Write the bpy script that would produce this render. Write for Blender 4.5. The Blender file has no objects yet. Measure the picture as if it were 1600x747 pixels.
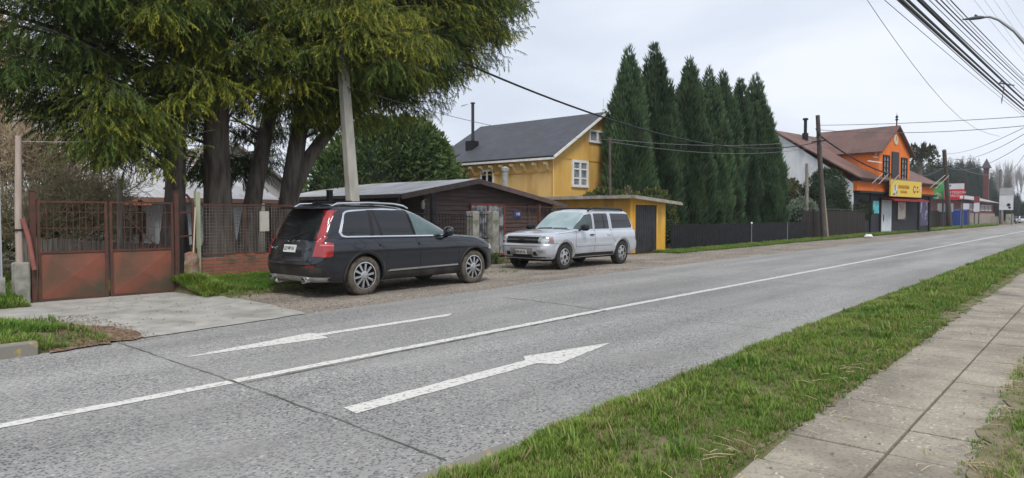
import bpy, bmesh, math, random
import numpy as np
from mathutils import Vector, Matrix, geometry
from mathutils.bvhtree import BVHTree
random.seed(7); rng = np.random.default_rng(7)
S = bpy.context.scene; C = S.collection; R = math.radians

# ------------------------------------------------------------ camera, sky, sun, exposure
cam_h, f_px, road_ang = 1.6, 1063.0, math.atan2(928, 1063)
pitch = math.atan(36.5/f_px)
cd = bpy.data.cameras.new('camera'); cam = bpy.data.objects.new('camera', cd); C.objects.link(cam)
cd.sensor_width = 36; cd.lens = 36*f_px/1600; cd.clip_end = 3000; cd.clip_start = .05
fwd = Vector((math.cos(road_ang)*math.cos(pitch), math.sin(road_ang)*math.cos(pitch), -math.sin(pitch)))
cam.location = (0, 0, cam_h); cam.rotation_euler = fwd.to_track_quat('-Z', 'Y').to_euler()
S.camera = cam

SUN_EL, SUN_AZ = 52, 215      # degrees: elevation, azimuth the light comes from (clockwise from +y)
W = bpy.data.worlds.new('World'); S.world = W; W.use_nodes = True
nt = W.node_tree; N = nt.nodes; bg = N['Background']; bg.inputs['Strength'].default_value = 0.1
sky = N.new('ShaderNodeTexSky'); sky.sky_type = 'NISHITA'; sky.sun_disc = False
sky.sun_elevation = R(SUN_EL); sky.sun_rotation = R(SUN_AZ)
tc = N.new('ShaderNodeTexCoord'); mp = N.new('ShaderNodeMapping'); mp.inputs['Scale'].default_value = (1, 1, 2.6)
nz = N.new('ShaderNodeTexNoise'); nz.inputs['Scale'].default_value = 2.1; nz.inputs['Detail'].default_value = 6; nz.inputs['Distortion'].default_value = .4
rp = N.new('ShaderNodeValToRGB'); rp.color_ramp.elements[0].position = .36; rp.color_ramp.elements[1].position = .66
rp.color_ramp.elements[0].color = (4.45, 4.85, 5.6, 1); rp.color_ramp.elements[1].color = (6.0, 6.25, 6.8, 1)
mx = N.new('ShaderNodeMixRGB'); mx.inputs['Fac'].default_value = .93
for a, b in ((tc.outputs['Generated'], mp.inputs['Vector']), (mp.outputs[0], nz.inputs['Vector']), (nz.outputs['Fac'], rp.inputs['Fac']),
             (sky.outputs[0], mx.inputs[1]), (rp.outputs[0], mx.inputs[2]), (mx.outputs[0], bg.inputs['Color'])):
    nt.links.new(a, b)
sd = bpy.data.lights.new('sun', 'SUN'); sun = bpy.data.objects.new('sun', sd); C.objects.link(sun)
sd.energy = 1.6; sd.angle = R(18); sd.color = (1, .965, .91)
sdir = Vector((math.sin(R(SUN_AZ))*math.cos(R(SUN_EL)), math.cos(R(SUN_AZ))*math.cos(R(SUN_EL)), math.sin(R(SUN_EL))))
sun.rotation_euler = sdir.to_track_quat('Z', 'Y').to_euler()
S.view_settings.view_transform = 'Standard'; S.view_settings.look = 'None'
S.view_settings.exposure = 0.72; S.view_settings.gamma = 1; S.view_settings.use_curve_mapping = False
S.cycles.max_bounces = 5; S.cycles.transparent_max_bounces = 8

# ------------------------------------------------------------ helpers
right = Vector((math.sin(road_ang), -math.cos(road_ang), 0)); up = right.cross(fwd)
def ray(u, v): return fwd + right*((u-800)/f_px) - up*((v-373.5)/f_px)
def at(u, v, y):                      # the point of the plane y = const that the photograph shows at pixel (u, v)
    q = ray(u, v); p = cam.location + q*(y/q.y); return p
def atx(u, v, x):
    q = ray(u, v); return cam.location + q*(x/q.x)

def mat(name, c1, c2=None, sc=4., rough=.7, metal=0., bump=0., bsc=None, stretch=(1, 1, 1), spec=.3, coat=0., lo=.35, hi=.65,
        corr=None, c3=None, sc3=1., lo3=.5, hi3=.62, attr=False, trans=0., detail=6., r2=None):
    m = bpy.data.materials.new(name); m.use_nodes = True; t = m.node_tree; n = t.nodes; L = t.links.new
    b = n['Principled BSDF']; b.inputs['Roughness'].default_value = rough; b.inputs['Metallic'].default_value = metal
    b.inputs['Specular IOR Level'].default_value = spec; b.inputs['Coat Weight'].default_value = coat
    b.inputs['Coat Roughness'].default_value = .06
    tc = n.new('ShaderNodeTexCoord'); mp = n.new('ShaderNodeMapping'); mp.inputs['Scale'].default_value = stretch
    L(tc.outputs['Object'], mp.inputs['Vector'])
    def noise(s, det=detail):
        z = n.new('ShaderNodeTexNoise'); z.inputs['Scale'].default_value = s; z.inputs['Detail'].default_value = det
        L(mp.outputs[0], z.inputs['Vector']); return z.outputs['Fac']
    def ramp(src, a, b_, ca, cb):
        r = n.new('ShaderNodeValToRGB'); e = r.color_ramp.elements
        e[0].position = a; e[1].position = b_; e[0].color = (*ca, 1); e[1].color = (*cb, 1); L(src, r.inputs['Fac']); return r.outputs['Color']
    if attr:
        a = n.new('ShaderNodeAttribute'); a.attribute_name = 'Col'; col = a.outputs['Color']
    elif c2:
        col = ramp(noise(sc), lo, hi, c1, c2)
    else:
        rgb = n.new('ShaderNodeRGB'); rgb.outputs[0].default_value = (*c1, 1); col = rgb.outputs[0]
    if c3:
        k = n.new('ShaderNodeMixRGB'); L(ramp(noise(sc3), lo3, hi3, (0, 0, 0), (1, 1, 1)), k.inputs['Fac'])
        L(col, k.inputs[1]); k.inputs[2].default_value = (*c3, 1); col = k.outputs[0]
    L(col, b.inputs['Base Color'])
    if r2 is not None:
        rr = ramp(noise(sc*2), lo, hi, (rough,)*3, (r2,)*3); L(rr, b.inputs['Roughness'])
    h = None
    if corr:
        ax, fr, st = corr
        sp = n.new('ShaderNodeSeparateXYZ'); L(tc.outputs['Object'], sp.inputs[0])
        m1 = n.new('ShaderNodeMath'); m1.operation = 'MULTIPLY'; m1.inputs[1].default_value = fr; L(sp.outputs[ax], m1.inputs[0])
        m2 = n.new('ShaderNodeMath'); m2.operation = 'PINGPONG' if st < 0 else 'SINE'; m2.inputs[1].default_value = .5; L(m1.outputs[0], m2.inputs[0])
        h = m2.outputs[0]
        if st < 0:                    # plank joints: a narrow groove
            m3 = n.new('ShaderNodeMapRange'); m3.inputs['From Max'].default_value = .06; L(h, m3.inputs['Value']); h = m3.outputs[0]
        bp = n.new('ShaderNodeBump'); bp.inputs['Distance'].default_value = abs(st); bp.inputs['Strength'].default_value = 1; L(h, bp.inputs['Height'])
        L(bp.outputs[0], b.inputs['Normal'])
    if bump:
        b2 = n.new('ShaderNodeBump'); b2.inputs['Distance'].default_value = bump; b2.inputs['Strength'].default_value = .8
        L(noise(bsc or sc*4), b2.inputs['Height'])
        if h is not None: L(bp.outputs[0], b2.inputs['Normal'])
        L(b2.outputs[0], b.inputs['Normal'])
    if trans:
        td = n.new('ShaderNodeBsdfTranslucent'); L(col, td.inputs['Color']); ms = n.new('ShaderNodeMixShader'); ms.inputs[0].default_value = trans
        L(b.outputs[0], ms.inputs[1]); L(td.outputs[0], ms.inputs[2]); L(ms.outputs[0], n['Material Output'].inputs['Surface'])
    return m

def tag(o, label=None, cat=None, group=None, kind=None):
    for k, v in (('label', label), ('category', cat), ('group', group), ('kind', kind)):
        if v: o[k] = v
    return o
def thing(name, label, cat, loc=(0, 0, 0), rz=0., group=None):
    o = bpy.data.objects.new(name, None); C.objects.link(o); o.location = loc; o.rotation_euler = (0, 0, rz); o.empty_display_size = .2
    return tag(o, label, cat, group)
def link(name, me, m, parent=None):
    o = bpy.data.objects.new(name, me); C.objects.link(o)
    if m: me.materials.append(m)
    if parent: o.parent = parent
    return o
def copy_tree(o, parent=None):
    c = o.copy(); C.objects.link(c)
    if parent: c.parent = parent
    for ch in list(o.children): copy_tree(ch, c)
    return c

class MB:
    def __init__(s): s.v = []; s.f = []
    def add(s, vs, fs):
        k = len(s.v); s.v += [tuple(p) for p in vs]; s.f += [tuple(i+k for i in q) for q in fs]; return s
    def obox(s, o, U, V, Nn, a):                       # oriented box: a = (u0,u1,v0,v1,n0,n1)
        o, U, V, Nn = Vector(o), Vector(U), Vector(V), Vector(Nn)
        p = [o+U*a[i]+V*a[2+j]+Nn*a[4+k] for k in (0, 1) for j in (0, 1) for i in (0, 1)]
        return s.add(p, [(0, 1, 3, 2), (4, 6, 7, 5), (0, 4, 5, 1), (2, 3, 7, 6), (0, 2, 6, 4), (1, 5, 7, 3)])
    def box(s, x0, x1, y0, y1, z0, z1): return s.obox((0, 0, 0), (1, 0, 0), (0, 1, 0), (0, 0, 1), (x0, x1, y0, y1, z0, z1))
    def tube(s, pts, r, n=6, caps=True):
        pts = [Vector(p) for p in pts]; rs = r if isinstance(r, (list, tuple)) else [r]*len(pts)
        vs = []; prev = None
        for i, p in enumerate(pts):
            t = (pts[min(i+1, len(pts)-1)]-pts[max(i-1, 0)]).normalized()
            if prev is None: a = t.orthogonal().normalized()
            else: a = (prev-t*prev.dot(t)).normalized()
            prev = a; b = t.cross(a)
            vs += [p+(a*math.cos(2*math.pi*k/n)+b*math.sin(2*math.pi*k/n))*rs[i] for k in range(n)]
        fs = [(i*n+k, i*n+(k+1) % n, (i+1)*n+(k+1) % n, (i+1)*n+k) for i in range(len(pts)-1) for k in range(n)]
        if caps: fs += [tuple(range(n))[::-1], tuple((len(pts)-1)*n+k for k in range(n))]
        return s.add(vs, fs)
    def bar(s, a, b, w, h=None):                       # square bar from a to b
        a, b = Vector(a), Vector(b); t = (b-a); l = t.length; t.normalize(); h = h or w
        u = Vector((0, 0, 1)).cross(t)
        u = u.normalized() if u.length > 1e-3 else Vector((1, 0, 0)); v = t.cross(u)
        return s.obox(a, t, u, v, (0, l, -w/2, w/2, -h/2, h/2))
    def prism(s, poly, axis, a, b):                    # polygon in the plane across the axis, extruded a..b
        k = {'x': lambda p, t: (t, p[0], p[1]), 'y': lambda p, t: (p[0], t, p[1]), 'z': lambda p, t: (p[0], p[1], t)}[axis]
        n = len(poly); vs = [k(p, a) for p in poly]+[k(p, b) for p in poly]
        return s.add(vs, [tuple(range(n)), tuple(range(2*n-1, n-1, -1))]+[(i, (i+1) % n, n+(i+1) % n, n+i) for i in range(n)])
    def slab(s, p, th):                                # four corners, thickened downward along the normal
        p = [Vector(q) for q in p]; nn = (p[1]-p[0]).cross(p[3]-p[0]).normalized()
        if nn.z < 0: nn = -nn
        q = [x-nn*th for x in p]
        return s.add(p+q, [(0, 1, 2, 3), (7, 6, 5, 4)]+[(i, i+4, (i+1) % 4+4, (i+1) % 4) for i in range(4)])
    def lathe(s, prof, n=32, axis='z', o=(0, 0, 0)):   # prof: (radius, along)
        vs = []
        for r, t in prof:
            for k in range(n):
                c, d = r*math.cos(2*math.pi*k/n), r*math.sin(2*math.pi*k/n)
                p = (c, d, t) if axis == 'z' else ((c, t, d) if axis == 'y' else (t, c, d))
                vs.append((p[0]+o[0], p[1]+o[1], p[2]+o[2]))
        m = len(prof)
        return s.add(vs, [(i*n+k, i*n+(k+1) % n, (i+1)*n+(k+1) % n, (i+1)*n+k) for i in range(m-1) for k in range(n)])
    def mesh(s, name, smooth=False, ang=40):
        me = bpy.data.meshes.new(name); me.from_pydata(s.v, [], s.f)
        bm = bmesh.new(); bm.from_mesh(me); bmesh.ops.recalc_face_normals(bm, faces=bm.faces); bm.to_mesh(me); bm.free()
        if smooth:
            me.polygons.foreach_set('use_smooth', [True]*len(me.polygons)); me.set_sharp_from_angle(angle=R(ang))
        return me
    def build(s, name, m, parent=None, smooth=False, bevel=0., ang=40):
        o = link(name, s.mesh(name, smooth, ang), m, parent)
        if bevel:
            b = o.modifiers.new('bevel', 'BEVEL'); b.width = bevel; b.segments = 2; b.limit_method = 'ANGLE'
        return o

def text(name, body, size, m, parent, loc, X, Y, ext=.004, sx=1., align='CENTER'):
    cu = bpy.data.curves.new(name, 'FONT'); cu.body = body; cu.size = size; cu.extrude = ext; cu.align_x = align; cu.align_y = 'CENTER'
    o = bpy.data.objects.new(name, cu); me = bpy.data.meshes.new_from_object(o)
    X, Y = Vector(X), Vector(Y); Z = X.cross(Y)
    M = Matrix((X*sx, Y, Z)).transposed().to_4x4(); M.translation = Vector(loc); me.transform(M)
    bpy.data.objects.remove(o)
    return link(name, me, m, parent)
BACK = ((0, -1, 0), (0, 0, 1)); FRONTX = ((0, 1, 0), (0, 0, 1)); STREET = ((1, 0, 0), (0, 0, 1))

def sheet(name, pts, m, z, jit=.0, step=.4, kind='structure', parent=None, zf=None):
    out = []
    for i, p in enumerate(pts):
        q = pts[(i+1) % len(pts)]; l = math.hypot(q[0]-p[0], q[1]-p[1]); n = max(1, min(160, int(l/step))) if jit else 1
        for k in range(n):
            t = k/n; out.append((p[0]+(q[0]-p[0])*t+random.gauss(0, jit), p[1]+(q[1]-p[1])*t+random.gauss(0, jit), z))
    tri = geometry.tessellate_polygon([[Vector(p) for p in out]])
    me = bpy.data.meshes.new(name); me.from_pydata(out, [], [tuple(t) for t in tri])
    bm = bmesh.new(); bm.from_mesh(me)
    for fc in bm.faces:
        fc.normal_update()
        if fc.normal.z < 0: fc.normal_flip()
    bm.to_mesh(me); bm.free()
    o = link(name, me, m, parent); o['kind'] = kind; return o

def scatter(name, tv, tf, tt, pos, rot, scl, ca, cb, m, parent=None):
    """one mesh of many copies of a small template: tv verts, tf triangles, tt = 0..1 along it, ca/cb colours at its two ends"""
    n, k = len(pos), len(tv)
    v = np.einsum('nij,kj->nki', rot, tv)*np.asarray(scl).reshape(n, 1, -1)+pos[:, None, :]
    f = (tf[None]+(np.arange(n)*k)[:, None, None]).reshape(-1)
    me = bpy.data.meshes.new(name); me.vertices.add(n*k); me.vertices.foreach_set('co', v.reshape(-1).astype(np.float32))
    nf = n*len(tf); me.loops.add(nf*3); me.loops.foreach_set('vertex_index', f.astype(np.int32))
    me.polygons.add(nf); me.polygons.foreach_set('loop_start', np.arange(0, nf*3, 3, dtype=np.int32)); me.polygons.foreach_set('loop_total', np.full(nf, 3, np.int32))
    me.update(calc_edges=True)
    col = np.ones((n, k, 4), np.float32); t = tt[None, :, None]; col[:, :, :3] = ca[:, None, :]*(1-t)+cb[:, None, :]*t
    a = me.color_attributes.new('Col', 'FLOAT_COLOR', 'POINT'); a.data.foreach_set('color', col.reshape(-1))
    return link(name, me, m, parent)
def frames(d, roll):                                   # rotation matrices whose first axis is d
    d = d/np.linalg.norm(d, axis=1, keepdims=True)
    ref = np.where(np.abs(d[:, 2:3]) < .95, np.array([[0, 0, 1.]]), np.array([[1., 0, 0]]))
    b = np.cross(ref, d); b /= np.linalg.norm(b, axis=1, keepdims=True); c = np.cross(d, b)
    cr, sr = np.cos(roll)[:, None], np.sin(roll)[:, None]
    return np.stack([d, b*cr+c*sr, -b*sr+c*cr], axis=2)
def unit(n): v = rng.normal(size=(n, 3)); return v/np.linalg.norm(v, axis=1, keepdims=True)
def lerp(a, b, t): return np.asarray(a)*(1-t)+np.asarray(b)*t

# ------------------------------------------------------------ materials
leafm = mat('foliage', (0, 0, 0), attr=True, rough=.6, spec=.25, trans=.25)
barkm = mat('bark', (.07, .056, .048), (.17, .145, .125), sc=3, stretch=(3, 3, .5), rough=.9, bump=.03, bsc=9)
grassm = mat('grass_blade', (0, 0, 0), attr=True, rough=.55, spec=.3, trans=.25)
concrete = mat('concrete', (.30, .29, .265), (.40, .385, .35), sc=3, rough=.9, bump=.004, bsc=60, c3=(.20, .20, .165), sc3=1.2, lo3=.5, hi3=.75)
oldconc = mat('weathered_concrete', (.20, .195, .17), (.34, .33, .29), sc=6, rough=.95, bump=.008, bsc=30, c3=(.10, .115, .06), sc3=2.5, lo3=.5, hi3=.68)
poleconc = mat('pole_concrete', (.32, .305, .265), (.43, .41, .365), sc=5, rough=.9, bump=.004, bsc=40, stretch=(1, 1, .4))
greywood = mat('grey_wood', (.16, .145, .125), (.30, .275, .24), sc=4, stretch=(5, 5, .5), rough=.9, bump=.006, bsc=30)
darkwood = mat('dark_pole_wood', (.07, .06, .052), (.13, .11, .095), sc=4, stretch=(5, 5, .5), rough=.9, bump=.006, bsc=30)
rust = mat('rusty_steel', (.115, .047, .033), (.065, .040, .032), sc=7, rough=.85, bump=.003, bsc=60)
gatem = mat('rusty_red_sheet', (.215, .075, .048), (.125, .07, .046), sc=2.2, rough=.75, bump=.006, bsc=14, c3=(.075, .062, .04), sc3=1.5, lo3=.46, hi3=.66, lo=.42, hi=.7)
blackm = mat('black_paint', (.010, .010, .011), (.02, .02, .02), sc=8, rough=.6, spec=.2)
rubber = mat('tyre_rubber', (.02, .02, .02), (.04, .038, .035), sc=12, rough=.85)
mudtyre = mat('muddy_tyre', (.125, .105, .08), (.05, .044, .037), sc=9, rough=.95, bump=.004, bsc=60)
alloy = mat('alloy', (.55, .55, .56), rough=.28, metal=.9)
alloydark = mat('dark_alloy', (.03, .03, .032), rough=.4, metal=.5)
chrome = mat('bright_trim', (.75, .76, .78), rough=.15, metal=1)
whitep = mat('white_paint', (.72, .72, .70), (.60, .60, .57), sc=5, rough=.6)
glassd = mat('dark_glass', (.012, .014, .017), rough=.04, spec=.6)
glassw = mat('window_glass', (.10, .12, .14), (.30, .31, .32), sc=2.5, rough=.06, spec=.6)
plastic = mat('black_plastic', (.018, .018, .019), rough=.5)
wirem = mat('cable_black', (.012, .012, .013), rough=.5)
wireg = mat('cable_grey', (.16, .16, .17), rough=.5)

# ------------------------------------------------------------ ground, road, pavement
edgem = mat('edge_soil', (.13, .115, .06), (.22, .185, .12), sc=7, rough=1, bump=.02, bsc=30)
def pebble(name, cem, dark, pale, sc, amt=.5, rough=.85, tintsc=.25, tint=(.8, 1.15), bump=.003, lane=.12):
    """concrete with its aggregate showing: pebbles (Voronoi cells) of dark and pale stone in cement"""
    m = bpy.data.materials.new(name); m.use_nodes = True; t = m.node_tree; n = t.nodes; L = t.links.new; b = n['Principled BSDF']
    tc = n.new('ShaderNodeTexCoord'); vo = n.new('ShaderNodeTexVoronoi'); vo.inputs['Scale'].default_value = sc
    nz = n.new('ShaderNodeTexNoise'); nz.inputs['Scale'].default_value = sc*.6; nz.inputs['Detail'].default_value = 3
    ad = n.new('ShaderNodeMixRGB'); ad.inputs['Fac'].default_value = .03; L(tc.outputs['Object'], nz.inputs['Vector'])
    L(tc.outputs['Object'], ad.inputs[1]); L(nz.outputs['Color'], ad.inputs[2]); L(ad.outputs[0], vo.inputs['Vector'])
    sp = n.new('ShaderNodeSeparateColor'); L(vo.outputs['Color'], sp.inputs[0])
    r1 = n.new('ShaderNodeValToRGB'); e = r1.color_ramp.elements; r1.color_ramp.interpolation = 'LINEAR'
    e[0].position = .0; e[0].color = (*dark, 1); e[1].position = 1; e[1].color = (*pale, 1)
    q = r1.color_ramp.elements.new(.42); q.color = (dark[0]*1.5, dark[1]*1.5, dark[2]*1.5, 1)
    q = r1.color_ramp.elements.new(.62); q.color = (*cem, 1); q = r1.color_ramp.elements.new(.93); q.color = (*[c*1.05 for c in cem], 1)
    L(sp.outputs[0], r1.inputs['Fac'])
    edge = n.new('ShaderNodeMapRange'); edge.inputs['From Min'].default_value = .35; edge.inputs['From Max'].default_value = .62; L(vo.outputs['Distance'], edge.inputs['Value'])
    big = n.new('ShaderNodeTexNoise'); big.inputs['Scale'].default_value = .7; big.inputs['Detail'].default_value = 8; L(tc.outputs['Object'], big.inputs['Vector'])
    cov = n.new('ShaderNodeMapRange'); cov.inputs['From Min'].default_value = .35; cov.inputs['From Max'].default_value = .68
    cov.inputs['To Min'].default_value = 1-amt*1.3; cov.inputs['To Max'].default_value = 1-amt*.35; L(big.outputs['Fac'], cov.inputs['Value'])
    mxf = n.new('ShaderNodeMath'); mxf.operation = 'MAXIMUM'; L(edge.outputs[0], mxf.inputs[0]); L(cov.outputs[0], mxf.inputs[1])
    mc = n.new('ShaderNodeMixRGB'); L(mxf.outputs[0], mc.inputs['Fac']); L(r1.outputs[0], mc.inputs[1]); mc.inputs[2].default_value = (*cem, 1)
    st = n.new('ShaderNodeMapping'); st.inputs['Scale'].default_value = (lane, 1, 1); L(tc.outputs['Object'], st.inputs['Vector'])
    b3 = n.new('ShaderNodeTexNoise'); b3.inputs['Scale'].default_value = tintsc*4; b3.inputs['Detail'].default_value = 7; L(st.outputs[0], b3.inputs['Vector'])
    tr = n.new('ShaderNodeMapRange'); tr.inputs['From Min'].default_value = .32; tr.inputs['From Max'].default_value = .68
    tr.inputs['To Min'].default_value = tint[0]; tr.inputs['To Max'].default_value = tint[1]; L(b3.outputs['Fac'], tr.inputs['Value'])
    ml = n.new('ShaderNodeVectorMath'); ml.operation = 'SCALE'; L(mc.outputs[0], ml.inputs[0]); L(tr.outputs[0], ml.inputs['Scale'])
    L(ml.outputs[0], b.inputs['Base Color']); b.inputs['Roughness'].default_value = rough; b.inputs['Specular IOR Level'].default_value = .35
    bp = n.new('ShaderNodeBump'); bp.inputs['Distance'].default_value = bump; bp.inputs['Strength'].default_value = .9; bp.invert = True
    L(vo.outputs['Distance'], bp.inputs['Height']); L(bp.outputs[0], b.inputs['Normal'])
    return m
roadm = pebble('worn_concrete_road', (.300, .293, .277), (.070, .073, .083), (.58, .57, .54), 46, amt=.85, tint=(.74, 1.12))
walkm = pebble('pavement_slab', (.305, .268, .212), (.16, .145, .12), (.60, .56, .49), 44, amt=.85, tint=(.66, 1.14), tintsc=.4, bump=.002, lane=1)
gravelm = pebble('gravel', (.25, .215, .175), (.12, .108, .095), (.44, .41, .37), 24, amt=.9, tint=(.70, 1.2), bump=.012, lane=.5)
soilm = mat('yard_soil', (.075, .085, .03), (.16, .125, .08), sc=.6, rough=1, bump=.03, bsc=6)
turfm = mat('turf_soil', (.085, .092, .035), (.16, .135, .075), sc=2.5, rough=1, bump=.03, bsc=14)
litterm = mat('leaf_litter', (.13, .085, .055), (.24, .17, .12), sc=9, rough=1, bump=.015, bsc=40)

def paintm(name, col, base, lo, hi, sc=26):
    m = mat(name, base, col, sc=sc, rough=.75, lo=lo, hi=hi, detail=9); return m
paint = paintm('road_paint', (.62, .605, .57), (.33, .32, .295), .37, .455, 20)
yellowpaint = paintm('kerb_yellow', (.42, .31, .07), (.21, .195, .17), .56, .66, 6)

g = MB(); g.box(-160, 1485, -515, 715, -.5, -.035); g.build('ground', soilm)['kind'] = 'structure'
sheet('gravel_shoulder', [(5.6, 9.6), (60, 10.2), (420, 10.3), (420, 13.6), (60, 13.9), (30, 14.1), (26.5, 14.6), (10, 15.9), (8.7, 14.3), (7.4, 13.5), (6.1, 13.2)], gravelm, -.016, .06)
rd = MB(); rd.box(-60, 700, 3.1, 9.2, -.3, 0); rd.v[2] = (-60, 9.0, -.3)
roadpts = [(-60, 2.9), (0, 2.9)]+[(x, y) for x, y in ((2.8, 2.9), (6.7, 3.04), (12, 3.16), (21, 3.2), (44, 3.08), (700, 3.08), (700, 10.4), (37, 10.45), (18, 10.45), (11.6, 10.15), (6.1, 9.82), (3.4, 9.45), (1.9, 9.22), (-60, 9.2))]
sheet('road', roadpts, roadm, 0, .025, .35)
sheet('driveway', [(2.6, 12.5), (3.5, 9.4), (6.12, 9.75), (6.3, 11.4), (6.35, 13.1), (6.05, 14.65), (3.4, 14.9), (-30, 14.9), (-30, 12.5)], concrete, .012, .02, .3)
sheet('leaf_litter', [(2.4, 9.2), (3.5, 9.42), (3.62, 10.2), (3.2, 11.4), (3.0, 12.2), (2.2, 12.2)], litterm, .018, .05, .15)
j = MB()                                               # joints and cracks of the concrete road
def crack(pts, w):
    P = []
    for i in range(len(pts)-1):
        a, b = pts[i], pts[i+1]; l = math.hypot(b[0]-a[0], b[1]-a[1]); n = max(2, int(l/.12))
        P += [(a[0]+(b[0]-a[0])*k/n+random.gauss(0, .006), a[1]+(b[1]-a[1])*k/n+random.gauss(0, .006)) for k in range(n)]
    P.append(pts[-1]); vs = []
    for i, p in enumerate(P):
        q0, q1 = P[max(i-1, 0)], P[min(i+1, len(P)-1)]; t = Vector((q1[0]-q0[0], q1[1]-q0[1], 0)).normalized(); nn = Vector((-t.y, t.x, 0))*w*random.uniform(.3, .65)
        vs += [Vector((p[0], p[1], .009))-nn, Vector((p[0], p[1], .009))+nn]
    j.add(vs, [(2*i, 2*i+2, 2*i+3, 2*i+1) for i in range(len(P)-1)])
crack([(3.16, 9.4), (3.14, 8.0), (3.13, 6.2), (3.08, 4.5), (3.02, 3.2)], .012)
crack([(9.85, 8.8), (9.8, 7.5), (9.62, 6.45)], .022); crack([(9.9, 6.1), (10.3, 5.0)], .015); crack([(9.62, 4.9), (9.6, 3.5)], .012)
crack([(3.2, 6.16), (4.6, 6.2), (6.2, 6.22), (8.0, 6.26), (9.6, 6.3)], .022)
for x in (16.3, 23, 29.6, 36.3, 43): crack([(x, 10), (x+.05, 3.5)], .022)
jm = mat('joint_dirt', (.085, .08, .068), (.15, .145, .11), sc=8, rough=1)
j.build('road_joints', jm)['kind'] = 'structure'
# the far shoulder's edge of the asphalt, painted lines and arrows
def strip(name, pts, m, w, jit=.006):
    L_ = [(x, y+w/2) for x, y in pts]; R_ = [(x, y-w/2) for x, y in pts]
    return sheet(name, L_+R_[::-1], m, .005, jit, .12)
for a, b in (((-14, 6.22), (3.11, 6.30)), ((3.15, 6.31), (9.60, 6.39)), ((9.65, 6.39), (30, 6.36)), ((30, 6.36), (420, 6.33))):
    strip('centre_line', [a, b], paint, .145)
sheet('lane_arrow', [(3.28, 4.53), (5.68, 4.60), (5.80, 4.40), (7.24, 4.66), (5.86, 4.94), (5.72, 4.80), (3.30, 4.745)], paint, .005, .005, .12)
sheet('lane_arrow', [(3.25, 7.79), (5.09, 7.63), (5.12, 7.84), (7.45, 7.86), (7.70, 8.02), (5.16, 8.0), (5.14, 8.14)], paint, .005, .005, .12)
# verge between road and pavement
vg = MB(); xs = [-12, -4, 0, 2, 3, 5, 8, 12, 20, 40, 120, 420]
prof = [(.0, -.03), (.02, .05), (.25, .075), (.8, .085), (1.15, .06), (1.42, .03)]
vs = [(x, (2.94 if x < 4 else 3.06 if x < 9 else 3.25 if x < 30 else 3.1)-a*(1.0 if x < 60 else .9), z) for x in xs for a, z in prof]; k = len(prof)
vg.add(vs, [(i*k+q, i*k+q+1, (i+1)*k+q+1, (i+1)*k+q) for i in range(len(xs)-1) for q in range(k-1)])
vg.build('verge', turfm, smooth=True)['kind'] = 'structure'
k_ = MB(); k_.box(-8, 3.42, 2.93, 3.06, -.1, .058); k_.build('kerb', yellowpaint, bevel=.015)['kind'] = 'structure'
k_ = MB(); k_.box(-.6, 2.28, 9.22, 9.36, -.1, .155); k_.build('kerb', yellowpaint, bevel=.02)['kind'] = 'structure'
# pavement slabs
pv = MB(); x = -6.0
while x < 130:
    l = .645 if x < 40 else 2.6
    for y0, y1 in ((.52, 1.045), (1.065, 1.76)):
        dz = random.uniform(-.004, .004); pv.box(x+.009, x+l-.009, y0, y1, -.1, .035+dz)
    x += l
pv.build('pavement', walkm, bevel=.006)['kind'] = 'structure'
sheet('soil_edge', [(1.5, 1.70), (30, 1.72), (30, 2.0), (1.5, 2.0)], edgem, .046, .035, .05)
sheet('soil_edge', [(1.5, .3), (30, .3), (30, .60), (1.5, .60)], edgem, .046, .03, .05)
g2 = MB(); g2.box(-12, 300, -8, .56, -.2, .02); g2.build('near_turf', turfm)['kind'] = 'structure'
g2 = MB(); g2.box(-12, 130, .5, 1.8, -.2, -.0); g2.build('joint_soil', jm)['kind'] = 'structure'
# raised grass banks on the far side
def bank(name, grid, xa=None, xb=None):                # grid[i][j] = (x, y, z); xa, xb: where its two ends run out level
    if xa is not None: grid = [[(xa, y, -.04) for x, y, z in grid[0]]]+grid+[[(xb, y, -.04) for x, y, z in grid[-1]]]
    b = MB(); n = len(grid[0]); b.add([p for r_ in grid for p in r_], [(i*n+q, i*n+q+1, (i+1)*n+q+1, (i+1)*n+q) for i in range(len(grid)-1) for q in range(n-1)])
    b.build(name, turfm, smooth=True)['kind'] = 'structure'
bank('grass_bank', [[(x, y, z) for y, z in ((13.0+abs(x-7.4)*.06, -.04), (13.3, .05), (13.9, .14), (14.4, .24), (15.2, .27))] for x in (6.16, 6.4, 7, 8, 9)], 5.98, 9.7)
bank('grass_bank', [[(x, y, z) for y, z in ((9.3, -.04), (9.42, .09), (10.4, .12), (11.6, .1), (12.3, .04), (12.55, -.04))] for x in (-30, -5, 0, 1.8, 2.35)]+[[(x, 10.9+(y-10.9)*s, -.03) for y, s in ((9.3, .9), (9.42, .9), (10.4, .9), (11.6, .9), (12.3, .9), (12.55, .9))] for x in (3.1,)])
bank('grass_bank', [[(x, y, z) for y, z in ((14.0, -.03), (14.2, .05), (14.9, .15), (15.4, .16))] for x in (-10, 2, 3.05, 3.4)])

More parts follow.
